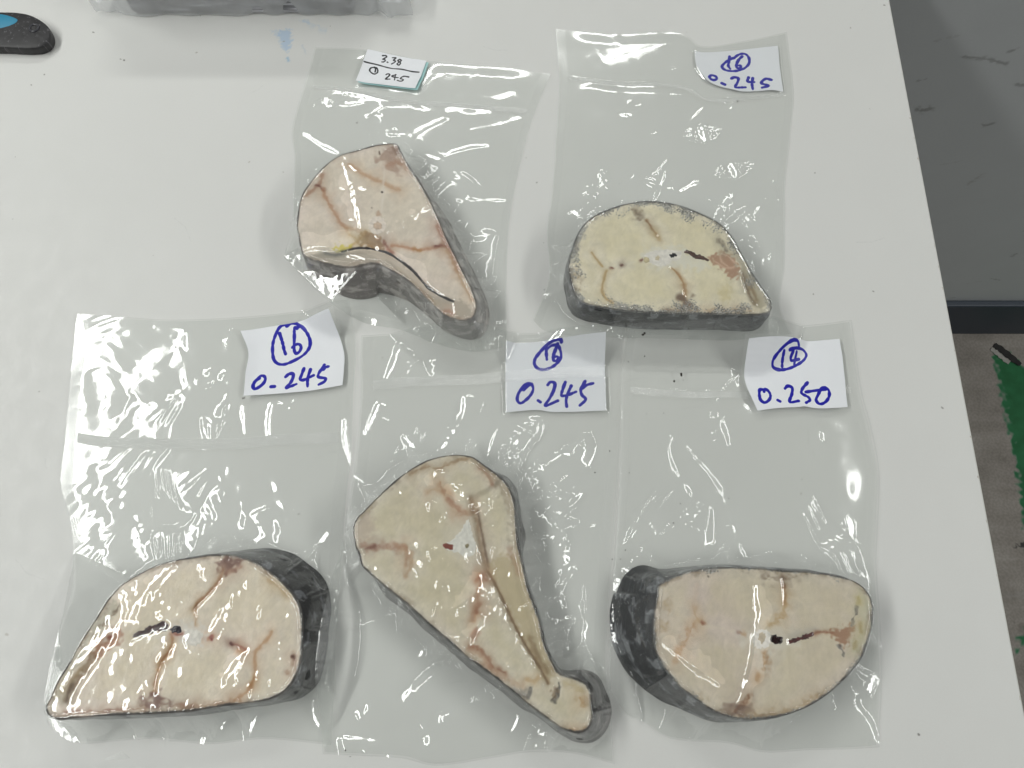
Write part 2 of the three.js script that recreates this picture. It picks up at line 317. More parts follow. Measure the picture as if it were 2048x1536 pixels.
  paint.over([-9, -9, 9, 9], (x, z) => { const d = sample(D, x, z); if (d === null || d < -0.003) return 0; const v = 0.5 + 0.5 * N2(x * 48, z * 48) + 0.25 * N3(x * 150, z * 150); return clamp(0.35 + 0.7 * v) * 0.9 * (1 - sstep(0.2 + 0.4 * v, 0.8 + 0.9 * v, -d / MM + 0.3 * N2(x * 600, z * 600))); }, [58, 55, 54]);
  if (o.frost) paint.over([-9, -9, 9, 9], (x, z) => { const d = sample(D, x, z); if (d === null) return 0; const e = -d / MM, n = N2(x * 800, z * 800) * 0.5 + N3(x * 430, z * 430) * 0.4 + 1.5 * fbm(x * 48, z * 48, 3);
    return n > e * o.frost - 0.25 ? 0.74 + 0.25 * N1(x * 600, z * 600) : 0; }, (x, z) => { const k = 138 + 70 * N1(x * 700, z * 700) + 20 * N2(x * 90, z * 90); return [k, k, k * 0.99]; });
  const tex = paint.texture();
  const bumpT = o.bumpT ?? fleshBump;
  const flesh = new THREE.MeshPhysicalMaterial({ map: tex, roughness: o.rough ?? 0.42, bumpMap: bumpT, bumpScale: 0.00016, ior: 1.38 });
  const g = thing('fish_steak', o.label, 'fish steak', 'raw fish steaks in the bags');
  g.position.y = 0;
  function patch(keep, lift, mat, name, hf) {
    const id = new Int32Array(w * h).fill(-1), pos = [], uv = [], idx = [];
    const vert = (k) => {
      if (id[k] >= 0) return id[k];
      let x = x0 + (k % w) * C, z = z0 + Math.floor(k / w) * C;
      if (D[k] > 0) { x = NP[k * 2]; z = NP[k * 2 + 1]; }
      pos.push(x, (hf ?? topH)(x, z, Math.min(0, D[k])) + lift, z); uv.push(...paint.uv(x, z)); return id[k] = pos.length / 3 - 1;
    };
    for (let j = 0; j + 1 < h; j++) for (let i = 0; i + 1 < w; i++) {
      const k = j * w + i; if (D[k] > 0 && D[k + 1] > 0 && D[k + w] > 0 && D[k + w + 1] > 0) continue;
      if (!keep(x0 + (i + 0.5) * C, z0 + (j + 0.5) * C)) continue;
      const a = vert(k), b = vert(k + 1), c = vert(k + w), d = vert(k + w + 1); idx.push(a, c, b, b, c, d);
    }
    return part(name, geo(pos, uv, idx), mat, g);
  }
  const inFlap = (x, z) => flap && inside(x, z, flap);
  patch((x, z) => !inFlap(x, z), 0, flesh, 'flesh');
  if (flap) patch(inFlap, 0, flesh, 'belly_flap');
  // raised or sunken pieces of their own: bone, blood, dark membrane
  for (const [name, pts, col, rgh, dome] of o.pieces ?? []) {
    const poly = smooth(plan(pts, T), true, 72).map(([x, z]) => [x + 0.0007 * N2(x * 420, z * 420), z + 0.0007 * N3(x * 420, z * 420)]), c = poly.reduce((s, p) => [s[0] + p[0] / 72, s[1] + p[1] / 72], [0, 0]);
    const pos = [], col_ = [], idx = [], R = 7;
    for (let r = 0; r <= R; r++) for (let i = 0; i < 72; i++) {
      const f = r / R, x = lerp(c[0], poly[i][0], f), z = lerp(c[1], poly[i][1], f);
      pos.push(x, topH(x, z, -0.01) + (dome * (1 - f ** 4) + 0.05 - (r === R ? 0.2 : 0) + 0.1 * N2(x * 600, z * 600)) * MM, z);
      const k = 1 + 0.06 * N1(x * 300, z * 300) + 0.03 * N2(x * 1500, z * 1500) - (rgh < 0.3 ? 0.25 * N3(x * 260, z * 260) : 0), lin = new THREE.Color(col[0] * k / 255, col[1] * k / 255, col[2] * k / 255).convertSRGBToLinear();
      col_.push(lin.r, lin.g, lin.b);
    }
    for (let r = 0; r < R; r++) for (let i = 0; i < 72; i++) { const a = r * 72 + i, b = r * 72 + (i + 1) % 72; idx.push(a, b, a + 72, b, b + 72, a + 72); }
    const gg = geo(pos, null, idx); gg.setAttribute('color', new THREE.Float32BufferAttribute(col_, 3));
    part(name, gg, new THREE.MeshPhysicalMaterial({ vertexColors: true, roughness: rgh, side: THREE.DoubleSide }), g);
  }
  // the skin: a band that wraps over the rim, flares out and tucks under
  const prof = [[-0.3, 0.05], [-0.05, 0.02], [0.2, -0.4], [0.3, -1.2]], rows = 14, pos = [], uv = [], idx = [];
  for (let i = 0; i <= NO; i++) {
    const k = i % NO, a = out[(k + NO - 1) % NO], b = out[(k + 1) % NO], l = Math.hypot(b[0] - a[0], b[1] - a[1]);
    let nx = (b[1] - a[1]) / l, nz = -(b[0] - a[0]) / l; if (inside(out[k][0] + nx * 0.001, out[k][1] + nz * 0.001, out)) { nx = -nx; nz = -nz; }
    const wob = 0.35 * N1(cum[i] * 240, 3), push = (off, y, v) => { const lump = 0.35 * N2(cum[i] * 75, y * 110) * sstep(-0.3, 0.6, off); pos.push(out[k][0] + nx * (off + lump) * MM, y, out[k][1] + nz * (off + lump) * MM); uv.push(cum[i] * 18, v); };
    const yt = topH(out[k][0] - nx * 0.0011, out[k][1] - nz * 0.0011, -0.0011), rimDrop = RB * 0.8 * MM;
    prof.forEach(([off, dy]) => push(off - 0.25 + (off < -0.2 ? wob * 0.6 : 0), (off < -0.2 ? yt : T - rimDrop * 0.9 + relief(out[k][0], out[k][1])) + dy * MM, (T - dy * MM) * 18));
    for (let r = 1; r <= rows; r++) { const f = r / rows, yy = (T - rimDrop - 1.3 * MM) * (1 - f) + 0.5 * MM; const fl = flare[k] / MM * (o.flareProfile ?? Math.pow)(f, 0.85); push(0.25 + fl + 0.35 * Math.sin(f * Math.PI), yy, (T + f * (T + flare[k])) * 18); }
  }
  const R = prof.length + rows;
  for (let i = 0; i < NO; i++) for (let r = 0; r + 1 < R; r++) { const a = i * R + r, b = a + R; idx.push(a, b, a + 1, b, b + 1, a + 1); }
  part('skin', geo(pos, uv, idx), o.skin, g);
  return st;
}
const fleshBump = grainTexture(512, (u, v) => 128 + 60 * N1(u * 26, v * 16) + 40 * N2(u * 70, v * 50) + 22 * N3(u * 190, v * 150)); fleshBump.repeat.set(1.6, 1.2);
const frostBump = grainTexture(512, (u, v) => 128 + 60 * N2(u * 90, v * 70) + 60 * N3(u * 220, v * 180)); frostBump.repeat.set(1.6, 1.2);
function skinMaterial(dark, pale, share, rough) {
  const t = grainTexture(512, (u, v) => {
    const n = fbm(u * 3 + 0.12 * N2(u * 9, v * 9), v * 3, 5) * 1.15, s = sstep(-0.16, 0.46, n + share - 0.25), sp = sstep(0.35, 0.75, N3(u * 46, v * 40) + 0.5 * N1(u * 110, v * 100)) * sstep(-0.2, 0.4, N2(u * 7, v * 7)), e = 1 + 0.10 * N3(u * 130, v * 110);
    return [0, 1, 2].map((q) => (lerp(dark[q], pale[q], s) + 34 * sp) * e);
  }, true);
  const b = grainTexture(512, (u, v) => 128 + 50 * N1(u * 22, v * 20) + 36 * N2(u * 90, v * 80));
  return new THREE.MeshPhysicalMaterial({ map: t, roughness: rough, bumpMap: b, bumpScale: 0.0003 });
}
const skinBlack = skinMaterial([15, 15, 18], [112, 114, 119], 0.16, 0.3), skinGrey = skinMaterial([120, 115, 112], [178, 172, 168], 0.3, 0.4), skinDark = skinMaterial([52, 49, 49], [122, 117, 114], 0.12, 0.35), skinSlate = skinMaterial([28, 31, 35], [132, 135, 138], 0.2, 0.42);

const BR = [168, 122, 84], DK = [96, 58, 44], RED = [120, 52, 44], PINK = [205, 170, 156], ORG = [168, 128, 102], GREY = [128, 120, 110], WHT = [236, 231, 222], INK = [48, 42, 44];
const steaks = [];
steaks.push(makeSteak({
  label: 'pale pink fish steak with dark belly line, in the bag with the 3.38 slip', bone: [755, 453], lobe: [224, 212, 196], lobeA: 0.4, T: 0.0235, flesh: [232, 221, 206], pink: 0.45, skin: skinGrey, flare: 2, rough: 0.4, rim: 0.7, rimCol: [158, 128, 108],
  outline: [[793, 288, 3], [753, 289, 2], [721, 298], [678, 311], [646, 334], [622, 362], [605, 386], [597, 416], [593, 448], [597, 476, 4], [601, 496, 3], [610, 512, 4], [636, 522, 6], [672, 529, 11], [702, 532, 13], [731, 526, 14], [753, 525, 12], [773, 534, 10], [807, 554, 7], [836, 579, 5], [861, 604, 4], [881, 624, 4], [901, 635, 4], [928, 641, 5], [946, 634, 7], [953, 615, 8], [950, 592, 9], [925, 539, 10], [893, 474, 10], [865, 410, 9], [839, 362, 7], [818, 332, 5], [803, 306, 4]],
  flap: { pts: [[684, 503], [705, 498], [730, 495.5], [755, 498.5], [775, 505.5], [800, 521], [830, 546], [857, 576], [880, 591], [908, 603], [900, 660], [760, 640], [620, 560], [560, 520], [640, 506]], drop: 1.6 },
  grooves: [[[[684, 502], [705, 497], [730, 495], [755, 498], [775, 505], [800, 520], [830, 545], [857, 575], [880, 590], [907, 602]], 1.0, 1.5], [[[735, 478], [748, 486], [762, 490]], 3, 2]],
  marks: [
    ['line', [[612, 391], [628, 378], [640, 366], [644, 350]], 2.2, [176, 136, 116], 0.8], ['line', [[632, 370], [640, 374], [648, 382]], 1.7, [112, 58, 46], 0.9],
    ['line', [[646, 380], [654, 400], [661, 412], [668, 424], [682, 446], [694, 458]], 2.2, [196, 152, 122], 0.75], ['line', [[690, 455], [715, 462], [740, 470]], 3, [206, 180, 150], 0.5],
    ['line', [[700, 330], [722, 345], [745, 358], [766, 365], [786, 377], [800, 380]], 2.6, [204, 164, 130], 0.6], ['line', [[768, 298], [769, 330], [767, 370], [765, 400], [762, 425]], 0.9, [236, 226, 214], 0.7],
    ['area', [[770, 294], [795, 290], [806, 316], [812, 335], [790, 342], [770, 330], [758, 310]], 2.2, [160, 128, 112], 0.65, 0.6, 2.2], ['line', [[783, 293], [797, 308]], 3, [120, 94, 84], 0.6, 0.8, 1.3], ['line', [[775, 330], [800, 325], [815, 340]], 2.4, [196, 158, 138], 0.6, 0.8, 1.2],
    ['line', [[764, 384], [764.5, 384.5]], 0.7, [52, 40, 36], 0.9, 0.3, 0.2], ['line', [[759, 303], [759.5, 308]], 0.6, [80, 60, 50], 0.8], ['line', [[743, 415], [743.5, 415.5]], 0.4, [80, 60, 50], 0.8],
    ['area', [[757, 420], [762, 432], [752, 433]], 0.7, [196, 166, 142], 0.8],
    ['area', [[722, 470], [733, 462], [748, 466], [764, 480], [768, 496], [740, 494], [720, 490]], 1.6, [150, 116, 78], 0.8, 0.6, 1.4], ['line', [[700, 494], [720, 478], [730, 464]], 1.6, [188, 160, 112], 0.6],
    ['area', [[664, 496], [684, 489], [700, 490], [694, 500], [674, 503]], 1.6, [214, 200, 96], 0.85, 0.6, 1.6], ['line', [[700, 470], [712, 478], [716, 488]], 2.2, [214, 196, 150], 0.5],
    ['line', [[768, 482], [775, 495], [784, 506]], 2.2, [142, 82, 72], 0.8], ['line', [[784, 491], [810, 494], [835, 500], [860, 497], [884, 492]], 2.0, [200, 152, 124], 0.75], ['line', [[872, 492], [885, 492], [893, 494]], 1.8, [112, 54, 50], 0.85], ['line', [[828, 498], [842, 502]], 1.1, [198, 150, 80], 0.6],
    ['line', [[876, 452], [884, 470], [893, 486], [902, 505], [910, 524], [918, 542]], 2.6, [176, 122, 104], 0.7], ['line', [[893, 500], [905, 520], [915, 545], [930, 575], [945, 600]], 2.0, [206, 176, 146], 0.6],
    ['area', [[684, 503], [730, 497], [775, 507], [830, 548], [880, 592], [930, 604], [946, 632], [900, 634], [860, 603], [807, 554], [753, 525], [690, 530], [610, 514], [640, 506]], 1.4, [182, 171, 156], 0.8, 0.6, 1], ['line', [[780, 535], [830, 570], [870, 606]], 1.6, [168, 146, 122], 0.6], ['line', [[884, 624], [896, 620], [905, 628]], 2, [206, 160, 146], 0.6],
    ['line', [[684, 502], [705, 497], [730, 495], [755, 498], [775, 505], [800, 520], [830, 545], [857, 575], [880, 590], [907, 602]], 0.75, [44, 42, 46], 0.95, 0.4, 0.4], ['line', [[650, 506], [670, 509], [688, 507]], 1.2, [96, 96, 100], 0.6],
  ],
  pieces: [['backbone', [[741, 436], [752, 432], [768, 437], [773, 452], [768, 464], [756, 470], [742, 466], [736, 452]], [240, 228, 216], 0.4, 0.25], ['marrow', [[746, 447], [754, 443], [764, 447], [766, 455], [758, 462], [748, 459]], [206, 184, 164], 0.35, 0.5]],
}));
steaks.push(makeSteak({
  label: 'frosted yellowish fish steak in the bag with a folded header, behind the 0.250 label', bone: [1322, 516], lobe: [230, 219, 184], lobeA: 0.6, T: 0.0235, flesh: [234, 226, 204], pink: 0.15, skin: skinSlate, flare: 3, frost: 0.13, rough: 0.6, bumpT: frostBump, rim: 1.2, rimCol: [118, 108, 94],
  outline: [[1300, 401], [1263, 405], [1219, 417], [1184, 434], [1162, 455], [1150, 481], [1142, 505], [1137, 532], [1141, 560], [1149, 589], [1164, 604], [1208, 616], [1274, 624], [1340, 627], [1406, 628], [1472, 629], [1526, 630], [1542, 622], [1543, 602], [1526, 576], [1504, 543, 3], [1482, 503, 4], [1463, 470, 4], [1439, 446, 3], [1401, 426], [1353, 409]],
  grooves: [[[[1297, 445], [1305, 458], [1313, 468]], 1.4, 0.5], [[[1344, 535], [1360, 555], [1368, 570], [1370, 590]], 1.4, 0.6], [[[1487, 545], [1495, 575], [1510, 605]], 2, 1]],
  marks: [
    ['line', [[1266, 420], [1276, 428], [1281, 438]], 4, [92, 78, 66], 0.75, 0.8, 1.2], ['line', [[1293, 442], [1300, 450], [1306, 459], [1314, 468]], 1.6, [142, 106, 66], 0.85], ['line', [[1312, 466], [1318, 478]], 2.4, [190, 168, 120], 0.6],
    ['line', [[1184, 505], [1190, 515], [1197, 523], [1205, 534]], 1.2, [186, 160, 104], 0.7], ['line', [[1205, 537], [1224, 536], [1245, 530], [1270, 524]], 1.2, [232, 226, 208], 0.7], ['line', [[1223, 536], [1225, 537]], 1.0, [120, 70, 56], 0.85], ['line', [[1243, 531], [1246, 530]], 1.3, [88, 46, 40], 0.9], ['line', [[1282, 521], [1285, 519]], 1.0, [110, 62, 56], 0.8],
    ['line', [[1213, 543], [1209, 556], [1205, 570], [1205, 585], [1211, 597], [1224, 606]], 1.5, [190, 164, 108], 0.75],
    ['line', [[1345, 536], [1354, 545], [1362, 556], [1368, 569]], 1.2, [170, 126, 72], 0.85], ['line', [[1368, 570], [1370, 580], [1371, 592]], 2.2, [180, 146, 104], 0.8], ['area', [[1352, 612], [1362, 596], [1378, 594], [1382, 610], [1376, 620], [1354, 621]], 3.2, [98, 74, 58], 0.85, 0.6, 1.6], ['line', [[1330, 622], [1400, 622], [1500, 622]], 2.2, [170, 140, 108], 0.5, 0.9, 1.2],
    ['area', [[1420, 514], [1446, 506], [1464, 512], [1478, 535], [1478, 552], [1462, 556], [1448, 540], [1430, 530]], 1.6, [176, 134, 108], 0.9, 0.6, 1.2],
    ['line', [[1432, 524], [1446, 534], [1462, 536], [1472, 532]], 0.8, [222, 190, 166], 0.8], ['line', [[1440, 512], [1444, 524], [1456, 533]], 0.7, [222, 190, 166], 0.8], ['line', [[1444, 508], [1458, 514], [1470, 526]], 0.7, [226, 196, 174], 0.8],
    ['line', [[1437, 482], [1446, 490], [1452, 500]], 2.4, [112, 100, 90], 0.75, 0.8, 1.2], ['area', [[1462, 474], [1482, 506], [1504, 545], [1526, 580], [1542, 606], [1526, 618], [1500, 580], [1484, 545], [1466, 510]], 2, [176, 168, 148], 0.7, 0.6, 1.3], ['line', [[1486, 545], [1490, 562], [1496, 578], [1505, 598], [1512, 608]], 2.0, [118, 102, 84], 0.85], ['line', [[1500, 570], [1508, 585], [1514, 600]], 1.6, [148, 130, 100], 0.7],
    ['line', [[1150, 545], [1156, 560], [1160, 580]], 3, [150, 132, 96], 0.5, 0.9, 1.3], ['area', [[1440, 580], [1456, 572], [1462, 590], [1448, 604]], 3, [206, 190, 136], 0.5],
    ['area', [[1280, 512], [1300, 500], [1330, 497], [1362, 494], [1374, 503], [1400, 522], [1420, 530], [1400, 540], [1350, 532], [1320, 534], [1296, 528]], 3.5, [232, 230, 220], 0.7, 0.6, 1],
  ],
  pieces: [['backbone', [[1286, 511], [1303, 502], [1325, 498], [1345, 500], [1366, 503], [1360, 518], [1345, 524], [1336, 531], [1318, 534], [1302, 529], [1290, 522]], WHT, 0.5, 0.25], ['marrow', [[1286, 519], [1292, 514], [1299, 518], [1297, 525], [1290, 525]], [208, 196, 160], 0.5, 0.5], ['marrow', [[1309, 515], [1315, 511], [1321, 515], [1318, 521], [1311, 520]], [208, 196, 168], 0.5, 0.55], ['blood_vessel', [[1337, 512], [1342, 507], [1352, 506], [1354, 512], [1348, 516], [1340, 516]], [52, 52, 54], 0.3, 0.5],
    ['blood_line', [[1367, 505], [1371, 499], [1380, 501], [1388, 506], [1402, 511], [1416, 518], [1420, 522], [1408, 521], [1394, 518], [1384, 513], [1376, 508]], [84, 60, 50], 0.28, 0.35]],
}));
steaks.push(makeSteak({
  label: 'half-moon fish steak with black mottled skin bulging at its rounded end', bone: [386, 1275], lobe: [233, 220, 196], lobeA: 0.6, T: 0.0230, flesh: [236, 225, 208], pink: 0.35, skin: skinBlack, flare: 3, rough: 0.3, rim: 0.9, rimCol: [136, 112, 92],
  outline: [[91, 1411, 1], [99, 1397, 1], [113, 1364, 1], [138, 1324, 1], [164, 1278, 1], [192, 1235, 1], [215, 1199, 1], [243, 1169, 1.5], [283, 1143, 2], [321, 1128, 3], [354, 1119, 3], [395, 1113, 4], [431, 1109, 4], [464, 1110, 6], [502, 1121, 10], [537, 1141, 13], [568, 1166, 14], [591, 1192, 14], [603, 1222, 12], [606, 1258, 10], [605, 1298, 9], [598, 1334, 9], [588, 1362, 9], [568, 1385, 7], [542, 1399, 5], [482, 1408, 5], [431, 1415, 5], [380, 1423, 5], [309, 1428, 5], [232, 1431, 5], [156, 1436, 4], [108, 1438, 3], [93, 1428, 2]],
  grooves: [[[[440, 1160], [420, 1185], [400, 1205], [388, 1218]], 1.4, 0.6], [[[345, 1290], [335, 1310], [318, 1335], [310, 1360], [308, 1385]], 1.4, 0.6], [[[264, 1276], [290, 1264], [328, 1250]], 2.2, 1.0], [[[225, 1275], [195, 1310], [160, 1360], [140, 1395]], 2.2, 1.2]],
  marks: [
    ['area', [[436, 1122], [462, 1115], [486, 1122], [476, 1134], [458, 1142], [446, 1150], [440, 1140]], 1.8, [104, 66, 58], 0.9, 0.6, 1.5], ['line', [[447, 1140], [440, 1158], [430, 1172], [420, 1184], [404, 1198], [396, 1206], [388, 1218]], 1.7, [176, 128, 88], 0.85], ['line', [[394, 1208], [389, 1217]], 1.3, [136, 92, 50], 0.8], ['line', [[456, 1145], [480, 1134]], 2.4, [176, 134, 118], 0.6],
    ['line', [[389, 1220], [392, 1235], [390, 1252]], 1.2, [206, 170, 132], 0.6],
    ['line', [[343, 1268], [345, 1285], [338, 1303], [326, 1320], [316, 1340], [311, 1362], [309, 1385]], 1.8, [190, 142, 96], 0.85], ['line', [[344, 1298], [330, 1312], [322, 1322]], 1.3, [164, 112, 62], 0.7], ['area', [[290, 1398], [300, 1384], [314, 1382], [320, 1396], [338, 1408], [318, 1412], [300, 1410]], 2.2, [104, 66, 58], 0.9, 0.6, 1.6], ['line', [[280, 1412], [310, 1406], [345, 1412], [380, 1414]], 2, [136, 106, 100], 0.7, 0.8, 1.2],
    ['line', [[130, 1426], [170, 1424], [220, 1422], [290, 1418]], 1.4, [146, 92, 74], 0.75, 0.8, 1.2], ['line', [[360, 1416], [430, 1410], [480, 1400]], 2, [176, 132, 104], 0.6, 0.8, 1.2], ['line', [[470, 1400], [490, 1388], [505, 1374]], 1.6, [196, 150, 112], 0.6],
    ['line', [[462, 1288], [474, 1291], [486, 1296], [492, 1299]], 1.3, [150, 62, 50], 0.85], ['line', [[461, 1287], [465, 1290]], 1.2, [74, 24, 24], 0.95], ['line', [[478, 1300], [486, 1304]], 2, [208, 164, 130], 0.6], ['line', [[404, 1276], [414, 1277], [424, 1275]], 2.2, [198, 146, 116], 0.7], ['line', [[422, 1274], [424, 1280]], 0.9, [140, 50, 46], 0.85],
    ['line', [[545, 1264], [536, 1278], [524, 1290], [512, 1304], [510, 1320], [511, 1340], [508, 1360], [500, 1378]], 1.8, [204, 162, 122], 0.75], ['line', [[508, 1356], [502, 1372]], 1.2, [176, 128, 72], 0.7], ['line', [[583, 1318], [590, 1312], [584, 1335], [578, 1345]], 2, [184, 148, 130], 0.7, 0.8, 1.2], ['line', [[585, 1313], [588, 1315]], 1, [80, 46, 40], 0.9], ['line', [[536, 1160], [556, 1172], [575, 1190]], 2.4, [196, 168, 120], 0.45],
    ['area', [[190, 1298], [206, 1282], [226, 1266], [240, 1258], [246, 1272], [236, 1286], [214, 1300], [196, 1312], [184, 1320]], 1.8, [178, 132, 104], 0.9, 0.6, 1.4], ['line', [[218, 1276], [224, 1274]], 1.6, [140, 70, 56], 0.85], ['line', [[230, 1264], [238, 1276], [226, 1286]], 0.7, [220, 184, 160], 0.7],
    ['line', [[188, 1306], [178, 1320], [168, 1340], [158, 1362], [146, 1376]], 3.4, [152, 128, 104], 0.85, 0.7, 1], ['line', [[143, 1370], [136, 1386], [132, 1402]], 1.7, [96, 78, 70], 0.9], ['area', [[113, 1366], [138, 1326], [165, 1280], [192, 1238], [214, 1204], [238, 1210], [212, 1250], [180, 1290], [152, 1334], [128, 1378], [106, 1420], [96, 1424]], 1.8, [186, 180, 160], 0.7, 0.6, 1], ['line', [[237, 1214], [224, 1232], [206, 1250], [190, 1270]], 0.9, [118, 104, 88], 0.8, 0.6, 1.2], ['line', [[160, 1340], [140, 1362], [124, 1384]], 2.2, [166, 146, 108], 0.6],
    ['area', [[336, 1250], [366, 1246], [392, 1250], [412, 1256], [410, 1280], [396, 1296], [376, 1292], [358, 1278], [340, 1272]], 2.6, [234, 228, 220], 0.8, 0.6, 1], ['line', [[268, 1280], [300, 1276], [330, 1268]], 2.5, [224, 220, 208], 0.6],
    ['line', [[348, 1266], [356, 1270], [364, 1268]], 1.2, [150, 68, 54], 0.8],
  ],
  pieces: [['backbone', [[366, 1268], [378, 1258], [394, 1258], [406, 1266], [404, 1282], [394, 1292], [378, 1290], [366, 1282]], WHT, 0.35, 0.25], ['blood_line', [[262, 1276], [270, 1264], [284, 1262], [292, 1254], [310, 1249], [326, 1242], [338, 1250], [334, 1260], [314, 1262], [298, 1268], [282, 1272]], [70, 46, 46], 0.28, 0.4], ['blood_vessel', [[340, 1258], [348, 1252], [360, 1252], [362, 1262], [354, 1267], [344, 1266]], [58, 54, 60], 0.25, 0.5]],
}));
